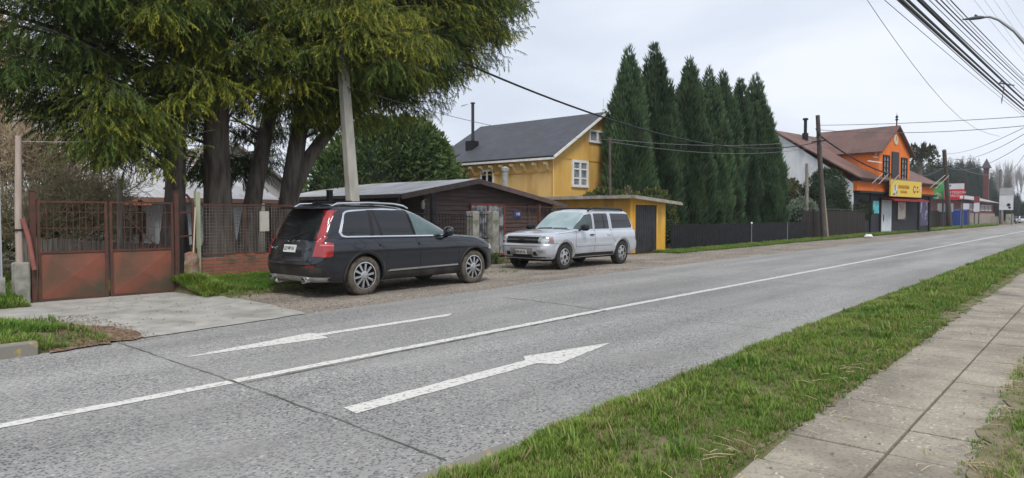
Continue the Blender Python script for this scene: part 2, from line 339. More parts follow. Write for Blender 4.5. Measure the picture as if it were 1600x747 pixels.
# ------------------------------------------------------------ buildings
def window(parent, o, U, Nn, w, h, cols, rows, fm, gm, fw=.07, bar_=.035, depth=.06, name='window', curtain=None):
    """frame of a window standing proud of its wall; origin at lower left seen from outside"""
    U, Nn = Vector(U), Vector(Nn); V = Vector((0, 0, 1)); m = MB()
    m.obox(o, U, V, Nn, (0, w, 0, fw, 0, depth+.02)); m.obox(o, U, V, Nn, (0, w, h-fw, h, 0, depth))
    m.obox(o, U, V, Nn, (0, fw, fw, h-fw, 0, depth)); m.obox(o, U, V, Nn, (w-fw, w, fw, h-fw, 0, depth))
    for i in range(1, cols): m.obox(o, U, V, Nn, (w*i/cols-bar_, w*i/cols+bar_, fw, h-fw, 0, depth-.008))
    for i in range(1, rows): m.obox(o, U, V, Nn, (fw, w-fw, h*i/rows-bar_*.5, h*i/rows+bar_*.5, 0, depth-.014))
    f = m.build(name, fm, parent)
    p = MB(); p.obox(o, U, V, Nn, (fw*.5, w-fw*.5, fw*.5, h-fw*.5, .004, .022)); p.build('pane', gm, f)
    return f
yel = mat('yellow_boards', (.56, .335, .09), (.62, .385, .115), sc=2, rough=.7, corr=(0, 8, -.008), stretch=(1, 1, .3), c3=(.50, .29, .07), sc3=1.1)
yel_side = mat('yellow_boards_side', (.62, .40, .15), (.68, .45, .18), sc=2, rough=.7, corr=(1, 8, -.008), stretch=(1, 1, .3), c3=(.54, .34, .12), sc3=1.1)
slate = mat('dark_metal_roof', (.050, .054, .068), (.068, .073, .088), sc=2, rough=.6, corr=(1, 40, .012), c3=(.055, .056, .062), sc3=.8)
# yellow house: gable to the street
hx0, hx1, hy0, hy1, ez, rz_, mx_ = 25.9, 33.9, 20.0, 28.3, 4.55, 6.84, 29.9
H = thing('yellow_house', 'yellow timber house with dark metal roof and white windows, gable to the street', 'house', (hx0, hy0, 0))
def loc(x, y, z): return (x-hx0, y-hy0, z)
w = MB(); w.prism([(0, 0), (8, 0), (8, ez), (4, rz_), (0, ez)], 'y', 0, 8.3); w.build('wall', yel, H)
w = MB(); w.box(-.03, 0.001, .03, 8.2, 0, ez-.02); w.build('side_wall', yel_side, H)
rf = MB()
for s in (-1, 1):
    a = (4+s*4.38, -.35, ez-.10); b = (4+s*4.38, 8.6, ez-.10); c = (4, 8.6, rz_+.14); d_ = (4, -.35, rz_+.14)
    rf.slab([a, b, c, d_] if s < 0 else [d_, c, b, a], .09)
ro = rf.build('roof', slate, H)
tr = MB()
for s in (-1, 1):
    tr.bar((4+s*4.40, -.37, ez-.19), (4, -.37, rz_+.05), .05, .12)
tr.box(-.44, -.40, -.37, 8.6, ez-.29, ez-.19); tr.build('barge_board', whitep, H)
fz = MB(); fz.lathe([(0, rz_-.1), (.08, rz_-.05), (.08, rz_+.15), (.03, rz_+.2), (.06, rz_+.3), (.02, rz_+.36), (.012, rz_+.85), (0, rz_+.87)], 10, 'z', (4, -.2, 0)); fz.build('finial', whitep, H)
for i in range(11):
    y = .25+i*.72; b = MB(); b.prism([(-.38, ez-.38), (-.03, ez-.38), (-.03, ez-.78), (-.12, ez-.74), (-.17, ez-.58), (-.38, ez-.48)], 'y', y-.05, y+.05)
    b.build('corbel', mat('corbel_cream', (.60, .47, .24)) if i == 0 else bpy.data.materials['corbel_cream'], H)
b = MB(); b.box(-.06, -.032, 0.02, 8.25, ez-.86, ez-.80); b.box(-.05, 8.05, -.03, -.002, ez-.16, ez-.11); b.box(-.06, .05, -.03, .04, 0, ez-.3); b.build('trim_board', mat('yellow_trim', (.58, .33, .07), rough=.6), H)
dp = MB(); dp.tube([(-.1, -.08, ez-.3), (-.06, -.07, ez-.6), (-.06, -.07, 0)], .035, 8); dp.build('downpipe', mat('yellow_pipe', (.62, .42, .16)), H)
window(H, (1.48, -.005, 3.02), (1, 0, 0), (0, -1, 0), 1.38, 1.36, 2, 3, whitep, glassw, .13, .07, .07)
window(H, (2.95, -.005, 5.35), (1, 0, 0), (0, -1, 0), 1.5, .66, 2, 1, whitep, glassw, .10, .06, .07)
window(H, (-.035, 4.75, 3.0), (0, -1, 0), (-1, 0, 0), .95, .98, 2, 1, whitep, glassd, .09, .05, .06)
window(H, (-.035, 7.6, 3.0), (0, -1, 0), (-1, 0, 0), .5, .98, 1, 1, whitep, glassd, .07, .05, .06)
ch = MB(); ch.box(.88, 1.42, 6.3, 6.8, 4.7, 5.72); cb = ch.build('chimney', blackm, ro)
ch = MB(); ch.tube([(1.16, 6.5, 5.6), (1.16, 6.5, 7.75)], .085, 12); ch.tube([(1.16, 6.5, 7.78), (1.16, 6.5, 7.84)], .13, 12); ch.tube([(1.16, 6.5, 5.7), (1.16, 6.5, 5.98)], .095, 12); ch.build('flue_pipe', mat('flue_grey', (.045, .045, .05), metal=.3, rough=.5), ro)

# yellow shed with the black corrugated door
sy = 15.2
SH = thing('shed', 'low yellow shed with black corrugated door and flat tin roof behind silver car', 'shed', (25.05, sy, 0))
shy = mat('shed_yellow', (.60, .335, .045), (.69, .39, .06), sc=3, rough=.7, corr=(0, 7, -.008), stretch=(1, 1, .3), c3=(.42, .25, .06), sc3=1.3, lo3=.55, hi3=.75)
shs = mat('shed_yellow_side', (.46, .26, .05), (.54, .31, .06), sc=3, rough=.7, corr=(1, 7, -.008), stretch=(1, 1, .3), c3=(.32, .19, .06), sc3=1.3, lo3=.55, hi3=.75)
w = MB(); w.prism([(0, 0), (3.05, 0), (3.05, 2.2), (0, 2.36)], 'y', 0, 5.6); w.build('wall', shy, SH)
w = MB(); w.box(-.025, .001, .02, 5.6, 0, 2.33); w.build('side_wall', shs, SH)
d_ = MB(); d_.box(.32, 2.15, -.035, -.003, .02, 2.07); d_.build('door', mat('black_corrugated', (.016, .016, .02), (.035, .035, .04), sc=3, rough=.55, corr=(0, 38, .02)), SH)
d_ = MB(); d_.box(.24, .32, -.05, -.002, 0, 2.14); d_.box(2.15, 2.23, -.05, -.002, 0, 2.14); d_.box(.32, 2.15, -.05, -.002, 2.07, 2.14); d_.build('door_frame', shy, SH)
rf = MB(); rf.slab([(-.3, -.35, 2.47), (3.95, -.35, 2.23), (3.95, 5.7, 2.23), (-.3, 5.7, 2.47)], .035); rf.build('roof', mat('old_tin', (.34, .33, .31), (.22, .20, .175), sc=2, rough=.6, metal=.2, corr=(1, 45, .01)), SH)
rf = MB(); rf.obox((-.3, -.37, 2.47), Vector((4.25, 0, -.24)).normalized(), (0, 0, 1), (0, -1, 0), (0, 4.26, -.15, -.04, 0, .03)); rf.box(-.33, -.30, -.37, 5.7, 2.33, 2.44); rf.build('fascia', mat('grey_fascia', (.36, .33, .29), (.25, .22, .19), sc=4, rough=.8), SH)

# brown plank cabin
CB = thing('plank_cabin', 'low brown plank cabin with wide gable, open porch and pale tin roof', 'cabin', (14.7, 18, 0))
brn = mat('brown_planks', (.060, .042, .040), (.095, .068, .063), sc=3, stretch=(.4, 4, 4), rough=.85, bump=.004, bsc=20)
def gz(x): return 2.33+(2.94-2.33)*x/3.55 if x < 3.55 else 2.94-(2.94-2.07)*(x-3.55)/5.35
wl = MB(); z = .0
while z < 2.9:
    z2 = z+.165; xa, xb = 1.2, 8.6
    if z2 > 2.3: xa = max(xa, 3.55-(2.92-z2)/(.61/3.55))
    if z2 > 2.05: xb = min(xb, 3.55+(2.92-z2)/(.87/5.35))
    if xb-xa < .3: break
    q = random.uniform(-.006, .006)
    wl.add([(xa, .0, z-.01+q), (xb, .0, z-.01), (xb, -.012, z2), (xa, -.012, z2+q), (xa, -.045, z-.01+q), (xb, -.045, z-.01)], [(0, 1, 5, 4), (4, 5, 2, 3), (0, 4, 3), (1, 2, 5)]); z = z2
wl.prism([(1.2, 0), (8.6, 0), (8.6, 2.08), (3.55, 2.88), (1.2, 2.5)], 'y', .003, 9); wl.build('wall', brn, CB)
for pb_ in ((.05, .16, -.02, .10), (.05, .16, 4, 4.12), (.05, .16, 8.4, 8.52), (6.86, 6.98, -.07, -.046)): pm = MB(); pm.box(*pb_, 0, 2.3 if pb_[0] < 1 else 2.2); pm.build('post', brn, CB)
tin = mat('pale_tin', (.66, .665, .67), (.50, .48, .46), sc=1.6, rough=.5, metal=.15, corr=(1, 40, .012), stretch=(.35, 1.6, 1), c3=(.22, .14, .10), sc3=1.5, lo3=.56, hi3=.72)
rf = MB(); y0, y1 = -.4, 7.6
rf.slab([(-.12, y0, 2.33), (-.12, y1, 2.33), (3.55, y1, 2.98), (3.55, y0, 2.98)], .05); rf.slab([(3.55, y0, 2.981), (3.55, y1, 2.981), (9.05, y1, 2.09), (9.05, y0, 2.09)], .05); rf.build('roof', tin, CB)
bb = MB()
bb.obox((-.15, y0-.03, 2.27), Vector((3.7, 0, .65)).normalized(), Vector((-.65, 0, 3.7)).normalized(), (0, -1, 0), (0, 3.75, -.13, .05, 0, .035))
bb.obox((3.55, y0-.033, 2.92), Vector((5.5, 0, -.89)).normalized(), Vector((.89, 0, 5.5)).normalized(), (0, -1, 0), (-.02, 5.57, -.13, .05, 0, .035)); bb.box(-.16, -.12, y0, y1, 2.2, 2.32); bb.build('barge_board', mat('barge_brown', (.085, .06, .055), (.12, .09, .085), sc=4, rough=.75), CB)
pb = MB(); pb.box(.0, 1.2, 8.4, 8.6, 0, 2.3); pb.build('porch_back', brn, CB)
redf = mat('red_brown_frame', (.22, .05, .035), (.15, .045, .035), sc=6, rough=.6)
dw = window(CB, (3.45, -.05, .05), (1, 0, 0), (0, -1, 0), 1.95, 2.02, 2, 1, redf, mat('curtain_glass', (.30, .31, .33), (.05, .055, .06), sc=3, rough=.08, spec=.6, lo=.42, hi=.58), .08, .04, .05, name='glazed_door')
bm_ = MB(); bm_.box(5.98, 6.42, -.06, -.047, 1.53, 1.80); bm_.build('house_number_plate', mat('blue_enamel', (.03, .06, .20), rough=.3), CB)
text('plate_lettering', '248', .17, whitep, CB, (6.2, -.064, 1.66), *STREET)
lt = MB(); lt.lathe([(0, 1.82), (.05, 1.84), (.07, 2.0), (.04, 2.12), (.01, 2.14)], 10, 'z', (1.08, -.12, 0)); lt.bar((1.08, -.12, 2.13), (1.3, -.03, 2.16), .02); lt.build('porch_lamp', mat('lamp_body', (.35, .34, .33), rough=.4), CB)
ft = MB(); ft.tube([(7.75, 2.0, 2.0), (7.75, 2.0, 3.55)], .13, 12); ft.lathe([(.17, 3.55), (.19, 3.68), (.05, 3.76), (0, 3.77)], 12, 'z', (7.75, 2, 0)); ft.build('flue_pipe', mat('grey_flue', (.25, .26, .24), (.36, .36, .34), sc=5, rough=.6, metal=.3), CB)

# white shed behind the gate, pale house behind the trunks, car port roof
WH = thing('white_shed', 'small white boarded house with tin roof and brown window behind the gate', 'house', (7.6, 24, 0))
wbm = mat('white_boards', (.60, .63, .68), (.70, .72, .75), sc=2, rough=.7, corr=(0, 14, -.01), stretch=(1, 1, .3))
w = MB(); w.prism([(0, 0), (4, 0), (4, 2.9), (3.2, 3.5), (0, 2.3)], 'x', .2, 5.2); w.build('wall', wbm, WH)
rf = MB(); rf.slab([(-.2, -.5, 2.2), (6.0, -.5, 2.2), (6.0, 3.2, 3.6), (-.2, 3.2, 3.6)], .05); rf.slab([(-.2, 3.2, 3.6), (6, 3.2, 3.6), (6, 5, 2.6), (-.2, 5, 2.6)], .05)
rf.build('roof', mat('shed_tin', (.58, .585, .60), (.46, .45, .44), sc=1.2, rough=.5, metal=.15, corr=(0, 36, .012), c3=(.34, .26, .22), sc3=.9, lo3=.58, hi3=.75), WH)
b = MB(); b.box(-.2, 6.0, -.54, -.50, 2.05, 2.2); b.build('fascia', mat('pinkish_fascia', (.32, .19, .15), rough=.8), WH)
aw = MB(); aw.slab([(.25, -.9, 1.95), (1.3, -.9, 1.95), (1.3, -.02, 2.1), (.25, -.02, 2.1)], .04); aw.build('window_hood', mat('orange_rust', (.33, .11, .05), (.25, .1, .06), sc=4, rough=.8), WH)
window(WH, (.35, -.01, 1.0), (1, 0, 0), (0, -1, 0), 1.05, .75, 3, 1, mat('brown_frame', (.13, .06, .045)), glassw, .07, .04, .05)
bp_ = MB(); bp_.box(.95, 1.05, -.75, -.65, 0, 2.1); bp_.build('porch_post', blackm, WH)
PH = thing('pale_house', 'pale grey gabled house mostly hidden behind the big cypress trunks', 'house', (11.0, 27, 0))
pale = mat('pale_render', (.46, .45, .42), (.52, .51, .48), sc=1.5, rough=.85)
w = MB(); w.prism([(0, 0), (5.0, 0), (5.0, 2.9), (2.5, 4.5), (0, 2.9)], 'y', 0, 7); w.build('wall', pale, PH)
rf = MB()
for s in (-1, 1): rf.slab([(2.5+s*2.9, -.4, 2.66), (2.5+s*2.9, 7.3, 2.66), (2.5, 7.3, 4.58), (2.5, -.4, 4.58)], .1)
rf.build('roof', mat('grey_brown_roof', (.20, .17, .14), (.28, .25, .22), sc=3, rough=.8, corr=(1, 30, .01)), PH)
window(PH, (1.7, -.01, 1.4), (1, 0, 0), (0, -1, 0), 1.3, 1.2, 2, 1, whitep, glassw)
CP = thing('carport', 'carport with pale sheet roof at the back of the gated yard', 'carport', (4.6, 23, 0))
rf = MB(); rf.slab([(-1.8, 0, 1.98), (2.4, 0, 2.1), (2.4, 3, 2.3), (-1.8, 3, 2.2)], .04); rf.build('roof', mat('pale_sheet', (.62, .66, .72), rough=.4), CP)
for x, y in ((-1.7, .1), (2.3, .1), (-1.7, 2.9), (2.3, 2.9)): b = MB(); b.box(x-.05, x+.05, y-.05, y+.05, 0, 1.96); b.build('post', greywood, CP)
pc = thing('parked_car', 'white car half hidden behind the yard fence under the carport', 'car', (4.9, 24.4, 0), R(-100))
b = MB(); b.prism([(-2, .3), (2, .3), (2.02, .75), (1.2, .92), (.6, 1.38), (-1.2, 1.4), (-1.9, .95), (-2.02, .7)], 'y', -.82, .82); b.build('body', mat('white_car_paint', (.62, .64, .67), rough=.25, coat=.5), pc, bevel=.08)
b = MB(); b.prism([(1.1, .96), (.58, 1.33), (-1.1, 1.34), (-1.7, .97)], 'y', -.83, .83); b.build('window', glassd, pc)
for x in (-1.25, 1.3):
    for y in (-.8, .66): b = MB(); b.lathe([(.02, y), (.3, y), (.31, y+.03), (.31, y+.11), (.3, y+.14), (.02, y+.14)], 20, 'y', (x, 0, .31)); b.build('wheel', rubber, pc, True)
DI = thing('satellite_dish', 'grey satellite dish on a mast seen past the rightmost big trunk', 'satellite dish', (14.7, 24, 0))
b = MB(); b.tube([(0, 0, 0), (0, 0, 3.15)], .03, 8); b.build('mast', wireg, DI)
b = MB(); b.lathe([(0, 0), (.15, -.01), (.3, -.05), (.4, -.1), (.405, -.085), (.3, -.03), (0, .02)], 24, 'x'); q = b.build('dish', mat('dish_grey', (.50, .53, .57), rough=.4), DI, True); q.location = (0, 0, 3.2); q.rotation_euler = (0, R(-25), R(25))

# orange shop building with brown roofs
OA = R(-7.4); OB = thing('shop_building', 'orange and charcoal shop building with brown metal roofs and a steep gable', 'shop', (61.5, 15.6, 0), OA)
org = mat('orange_render', (.70, .17, .025), (.62, .15, .025), sc=1.2, rough=.75, c3=(.5, .14, .04), sc3=.8, lo3=.6, hi3=.8)
char = mat('charcoal_boards', (.020, .023, .029), (.028, .031, .038), sc=2, rough=.7, corr=(0, 9, -.006))
broof = mat('brown_metal_roof', (.145, .075, .058), (.185, .10, .08), sc=.8, rough=.6, corr=(0, 26, .015), c3=(.10, .065, .055), sc3=.5)
broofy = mat('brown_metal_gable_roof', (.125, .066, .055), (.16, .088, .073), sc=.8, rough=.6, corr=(1, 26, .015), c3=(.10, .065, .055), sc3=.5)
w = MB(); w.box(-.3, 18.3, .25, 12, 0, 3.75); w.build('wall', char, OB)
wwm = mat('white_planks', (.60, .62, .64), (.70, .72, .73), sc=1.5, rough=.75, corr=(1, 7, -.012), c3=(.34, .34, .33), sc3=.7, lo3=.55, hi3=.75, stretch=(1, 1, .4))
w = MB(); w.prism([(.2, 0), (13.6, 0), (13.6, 4.6), (7.1, 9.15), (.2, 4.3)], 'x', -.5, -.3); w.build('gable_wall', wwm, OB)
w = MB(); w.box(-.35, 18.45, -.1, .25, 3.68, 4.5); w.build('fascia', org, OB)
w = MB(); w.box(-.45, 18.7, -.5, .3, 4.5, 4.7); w.box(-.4, 18.6, -.35, .2, 3.5, 3.68); w.build('eaves_board', blackm, OB)
rf = MB(); rf.slab([(-.75, -.55, 4.72), (18.9, -.55, 4.72), (16.0, 7.1, 9.3), (-.75, 7.1, 9.3)], .1); rf.slab([(-.75, 7.1, 9.3), (16.0, 7.1, 9.3), (18.9, 14.6, 4.7), (-.75, 14.6, 4.7)], .1)
rf.add([(18.9, -.55, 4.71), (18.9, 14.6, 4.71), (16, 7.1, 9.29)], [(0, 1, 2)]); mr = rf.build('roof', broof, OB)
w = MB(); w.prism([(4.35, 3.7), (11.7, 3.7), (11.7, 7.4), (8.05, 9.55), (4.35, 7.4)], 'y', -.03, 5.8); w.build('gable_tower', org, OB)
rf = MB()
for s, xx in ((-1, 3.95), (1, 12.1)):
    rf.slab([(xx, -.4, 7.15), (xx, 6.9, 7.15), (8.05, 6.9, 9.75), (8.05, -.4, 9.75)], .12)
rf.build('gable_roof', broofy, OB)
fi = MB(); fi.lathe([(.06, 9.7), (.06, 10.2), (.16, 10.25), (.05, 10.4), (.14, 10.5), (.02, 10.7), (0, 11)], 8, 'z', (8.05, -.1, 0)); fi.build('finial', blackm, OB)
window(OB, (5.15, -.035, 4.75), (1, 0, 0), (0, -1, 0), 1.45, 2.2, 2, 4, blackm, glassw, .16, .08, .09)
window(OB, (9.45, -.035, 4.75), (1, 0, 0), (0, -1, 0), 1.45, 2.2, 2, 4, blackm, glassw, .16, .08, .09)
w = MB(); w.box(7.15, 8.75, -.13, -.035, 4.6, 7.35); w.build('shutter', mat('dark_shutter', (.035, .036, .042), rough=.6, corr=(0, 16, -.006)), OB)
ck = MB(); ck.lathe([(0, -.11), (.42, -.11), (.46, -.08), (.46, -.035)], 28, 'y', (8.05, 0, 8.45)); cko = ck.build('clock', mat('clock_face', (.60, .52, .42), (.5, .4, .3), sc=3), OB)
ck = MB(); ck.obox((8.05, -.115, 8.45), (1, 0, 0), (0, 0, 1), (0, -1, 0), (-.02, .02, -.02, .32, 0, .02)); ck.obox((8.05, -.115, 8.45), (1, 0, 0), (0, 0, 1), (0, -1, 0), (-.02, .22, -.02, .02, 0, .02)); ck.build('clock_hand', blackm, cko)
wdm = mat('white_door', (.55, .60, .64), (.45, .48, .5), sc=2, rough=.5)
w = MB(); w.box(5.75, 8.05, .19, .247, .12, 3.0); dd = w.build('door', wdm, OB); w = MB(); w.tube([(6.1, .15, 1.1), (6.1, .15, 1.7)], .03, 8); w.build('handle', blackm, dd)
w = MB(); w.box(5.4, 8.4, -.3, .2, -.1, .1); w.build('doorstep', concrete, OB)
w = MB()
aw = MB(); aw.slab([(5.2, -1.0, 3.02), (14.0, -1.0, 3.02), (14.0, .22, 3.3), (5.2, .22, 3.3)], .06); aw.box(5.2, 14.0, -1.03, -1.0, 2.88, 3.04); aw.build('awning', mat('red_awning', (.24, .015, .025), rough=.6), OB)
window(OB, (9.5, .245, 1.15), (1, 0, 0), (0, -1, 0), 2.3, 1.85, 1, 1, mat('dark_grey_frame', (.06, .06, .065)), mat('poster_beige', (.50, .44, .36), (.28, .19, .13), sc=1.6, lo=.5, hi=.62, rough=.4), .13)
for xa, xb in ((3.15, 3.3), (5.3, 5.5), (14.9, 15.3), (17.9, 18.3)): w = MB(); w.box(xa, xb, .12, .246, 0, 3.48); w.build('pilaster', blackm, OB)
def flat_sign(name, label, cat, x0, x1, z0, z1, m, y=.2, th=.04):
    o = thing(name, label, cat, OB.matrix_basis @ Vector(((x0+x1)/2, y, z0)), OA); w = MB(); w.box(-(x1-x0)/2, (x1-x0)/2, 0, th, 0, z1-z0); w.build('panel', m, o); return o
OB.matrix_basis = Matrix.Translation((61.5, 15.6, 0)) @ Matrix.Rotation(OA, 4, 'Z')
flat_sign('poster', 'teal poster on the charcoal wall left of the white door', 'poster', 3.85, 5.15, 1.8, 2.9, mat('teal_poster', (.05, .36, .40), (.28, .52, .55), sc=2, lo=.5, hi=.6, rough=.4))
pu = flat_sign('banner', 'tall purple and white banner at the right corner of the shop', 'banner', 15.5, 17.7, .6, 3.1, mat('purple_banner', (.05, .045, .10), (.34, .33, .38), sc=.9, lo=.52, hi=.6, rough=.5))
SG = flat_sign('shop_sign', 'yellow shop sign with red lettering above the red awning', 'sign', 5.1, 12.75, 3.3, 4.75, mat('yellow_sign', (.62, .46, .045), rough=.45), y=-.75, th=.12)
redl = mat('red_letters', (.42, .09, .03)); cream = mat('cream', (.7, .6, .4))
text('lettering', 'AMASANDERIA', .47, redl, SG, (-.75, -.012, .86), *STREET, sx=.85); text('lettering', 'PASTELERIA', .34, redl, SG, (-.75, -.012, .42), *STREET, sx=.9)
b = MB(); b.lathe([(0, -.02), (.36, -.02), (.36, 0)], 24, 'y', (1.95, 0, .72)); b.build('emblem', redl, SG)
b = MB(); b.lathe([(0, -.03), (.17, -.03), (.17, -.02)], 24, 'y', (1.95, 0, .72)); b.build('emblem_centre', cream, SG)
b = MB(); b.prism([(-3.3, .12), (-2.3, .12), (-2.45, .75), (-2.6, 1.05), (-3.0, 1.05), (-3.15, .7)], 'y', -.02, 0); b.build('pictogram', mat('grey_white_picture', (.55, .55, .52), (.12, .10, .08), sc=3, lo=.5, hi=.58), SG)
b = MB(); b.box(2.6, 2.85, -.02, 0, .45, .6); b.box(2.6, 2.85, -.02, 0, .85, 1.0); b.build('pictogram', blackm, SG)
b = MB(); b.lathe([(0, -.03), (.33, -.03), (.33, 0)], 20, 'y', (3.45, 0, .85)); b.build('pictogram', mat('bread_colour', (.55, .28, .08), (.7, .6, .45), sc=3), SG)
for i, (xa, xb) in enumerate(((.6, 3.4), (2.0, 4.6), (4.4, 7.0), (14.6, 19.6), (16.2, 20.8))):      # poles leaning on the eaves
    b = MB(); b.tube([(xa, -.9, 4.25), (xb, -.7, 5.2 if xa < 10 else 5.7)], .032, 6); b.build('stay_pole', mat('pale_pole', (.36, .31, .26)) if i == 0 else bpy.data.materials['pale_pole'], OB)
am = thing('roof_antenna', 'thin television antenna rising from the left eaves of the orange shop', 'antenna', OB.matrix_basis @ Vector((1.8, -.7, 3.6)), OA)
b = MB(); b.tube([(0, 0, 0), (0, 0, 3.3)], .035, 6); b.build('mast', wireg, am); b = MB(); b.tube([(-1.6, 0, 2.5), (1.2, 0, 2.5)], .05, 6); b.tube([(-.5, 0, 2.9), (.5, 0, 2.9)], .02, 6); b.build('crossbar', mat('pale_metal', (.6, .6, .6)), am)
b = MB(); b.box(-.2, .2, -.2, .2, 0, 1.0); b.tube([(0, 0, 1.0), (0, 0, 2.2)], .14, 10); b.lathe([(.24, 2.2), (.24, 2.35), (0, 2.4)], 10); q = b.build('chimney', blackm, mr); q.location = (3.0, 5.9, 8.2)

# ------------------------------------------------------------ cars
def ring(xr, xf, w, rr, rf_, ry, ns=22, nc=7, ne=9):
    """plan outline, left side front-to-rear etc.; rr / rf_ = corner length at rear / front, ry = corner width"""
    P = []
    def corner(cx, cy, ax, ay, a0, a1): return [(cx+ax*math.cos(a), cy+ay*math.sin(a)) for a in np.linspace(a0, a1, nc)]
    h = math.pi/2
    P += [(xr+rr+(xf-rf_-xr-rr)*k/ns, -w) for k in range(1, ns)]
    P += corner(xf-rf_, -w+ry, rf_, ry, -h, 0)
    P += [(xf, -w+ry+(2*w-2*ry)*k/ne) for k in range(1, ne)]
    P += corner(xf-rf_, w-ry, rf_, ry, 0, h)
    P += [(xf-rf_-(xf-rf_-xr-rr)*k/ns, w) for k in range(1, ns)]
    P += corner(xr+rr, w-ry, rr, ry, h, 2*h)
    P += [(xr, w-ry-(2*w-2*ry)*k/ne) for k in range(1, ne)]
    P += corner(xr+rr, -w+ry, rr, ry, 2*h, 3*h)
    return P
def shell(levels, zmap=None, crown=.03, rows=5):
    """closed shell through plan outlines at rising heights, closed at the top by a crowned cap"""
    rings = []
    for z, *a in levels:
        rings.append([(x, y, zmap(x, z) if zmap else z) for x, y in ring(*a)])
    n = len(rings[0]); last = rings[-1]; cx = sum(p[0] for p in last)/n; wm = max(abs(p[1]) for p in last)
    for k in range(1, rows+1):
        t = 1-k/rows; t = t if t > 0 else 0
        rings.append([(cx+(p[0]-cx)*(1-.10*(1-t)), p[1]*t, p[2]+crown*(1-(t*abs(p[1])/wm)**2)-crown*(1-(abs(p[1])/wm)**2)*(1-1)) for p in last])
    vs = [p for r_ in rings for p in r_]; fs = [(i*n+k, i*n+(k+1) % n, (i+1)*n+(k+1) % n, (i+1)*n+k) for i in range(len(rings)-1) for k in range(n)]
    fs.append(tuple(range(n))[::-1]); bm = bmesh.new()
    V = [bm.verts.new(p) for p in vs]
    for f in fs: bm.faces.new([V[i] for i in f])
    bmesh.ops.remove_doubles(bm, verts=bm.verts, dist=.0008); bmesh.ops.recalc_face_normals(bm, faces=bm.faces)
    me = bpy.data.meshes.new('shell'); bm.to_mesh(me); bm.free(); return me
def finish_smooth(me, ang=32):
    me.polygons.foreach_set('use_smooth', [True]*len(me.polygons)); me.set_sharp_from_angle(angle=R(ang))
class Body:
    def __init__(s, meshes, m, parent, wells):
        low = bpy.data.objects.new('low', meshes[0]); C.objects.link(low); cut = []
        for x, z, r, w in wells:
            for sg in (-1, 1):
                b = MB(); b.lathe([(0, sg*(w-.34)), (r*.97, sg*(w-.34)), (r, sg*(w-.04)), (r, sg*(w+.3)), (0, sg*(w+.3))], 40, 'y', (x, 0, z))
                c = bpy.data.objects.new('cut', b.mesh('cut')); C.objects.link(c); q = low.modifiers.new('b', 'BOOLEAN'); q.object = c; q.operation = 'DIFFERENCE'; q.solver = 'EXACT'; cut.append(c)
        dg = bpy.context.evaluated_depsgraph_get(); me = bpy.data.meshes.new_from_object(low.evaluated_get(dg))
        for o in cut+[low]: bpy.data.objects.remove(o)
        bm = bmesh.new(); bm.from_mesh(me)
        for x in meshes[1:]: bm.from_mesh(x)
        s.bvh = BVHTree.FromBMesh(bm); out = bpy.data.meshes.new('body'); bm.to_mesh(out); bm.free(); finish_smooth(out); out.materials.clear()
        s.root = parent; s.body = link('body', out, m, parent)
    def hit(s, d, a, b, lim=None):
        D = {'L': (0, -1, 0), 'R': (0, 1, 0), 'B': (1, 0, 0), 'F': (-1, 0, 0), 'T': (0, 0, -1)}[d]; D = Vector(D)
        o = {'L': (a, 4, b), 'R': (a, -4, b), 'B': (-6, a, b), 'F': (6, a, b), 'T': (a, b, 5)}[d]
        h = s.bvh.ray_cast(Vector(o), D)
        if h[0] is None or (lim and (abs(h[0].y) < lim if d in 'LR' else abs(h[0].x) < lim)):
            return None
        return h[0]
    def patch(s, name, cols, d, m, parent=None, nu=8, nv=6, off=.004, lim=None, th=.02, smooth=True):
        """a panel laid on the body: cols = [((a, b) low end, (a, b) high end), ...] in the view from side d"""
        g = []; D = Vector({'L': (0, -1, 0), 'R': (0, 1, 0), 'B': (1, 0, 0), 'F': (-1, 0, 0), 'T': (0, 0, -1)}[d]); miss = []
        for i in range(len(cols)-1):
            for k in range(nu+(i == len(cols)-2)):
                t = k/nu; lo = Vector(cols[i][0]).lerp(Vector(cols[i+1][0]), t); hi = Vector(cols[i][1]).lerp(Vector(cols[i+1][1]), t); row = []
                for q in range(nv+1):
                    p = lo.lerp(hi, q/nv); h = s.hit(d, p.x, p.y, lim); row.append(h)
                    if h is None:
                        pt = {'L': (p.x, .9, p.y), 'R': (p.x, -.9, p.y), 'B': (-2.5, p.x, p.y), 'F': (2.5, p.x, p.y), 'T': (p.x, p.y, 1.7)}[d]
                        n_ = s.bvh.find_nearest(Vector(pt))[0]; row[-1] = n_
                g.append(row)
        a, b = len(g), nv+1
        out = [p-D*off for r_ in g for p in r_]; inn = [p+D*th for r_ in g for p in r_]
        fs = [(i*b+q, i*b+q+1, (i+1)*b+q+1, (i+1)*b+q) for i in range(a-1) for q in range(b-1)]
        N_ = a*b; fs2 = [tuple(x+N_ for x in f[::-1]) for f in fs]
        rim = [i*b for i in range(a)]+[(a-1)*b+q for q in range(1, b)]+[i*b+b-1 for i in range(a-2, -1, -1)]+[q for q in range(b-2, 0, -1)]
        fs3 = [(rim[i], rim[(i+1) % len(rim)], rim[(i+1) % len(rim)]+N_, rim[i]+N_) for i in range(len(rim))]
        mb = MB(); mb.add(out+inn, fs+fs2+fs3); return mb.build(name, m, parent or s.root, smooth, ang=35)
    def line(s, name, pts, d, m, w=.008, parent=None, off=.002, nu=6):
        c = []
        for i, p in enumerate(pts):
            t = Vector(pts[min(i+1, len(pts)-1)])-Vector(pts[max(i-1, 0)]); t.normalize(); nn = Vector((-t.y, t.x))*w/2
            c.append((Vector(p)-nn, Vector(p)+nn))
        return s.patch(name, c, d, m, parent or s.body, nu, 1, off, th=.006)
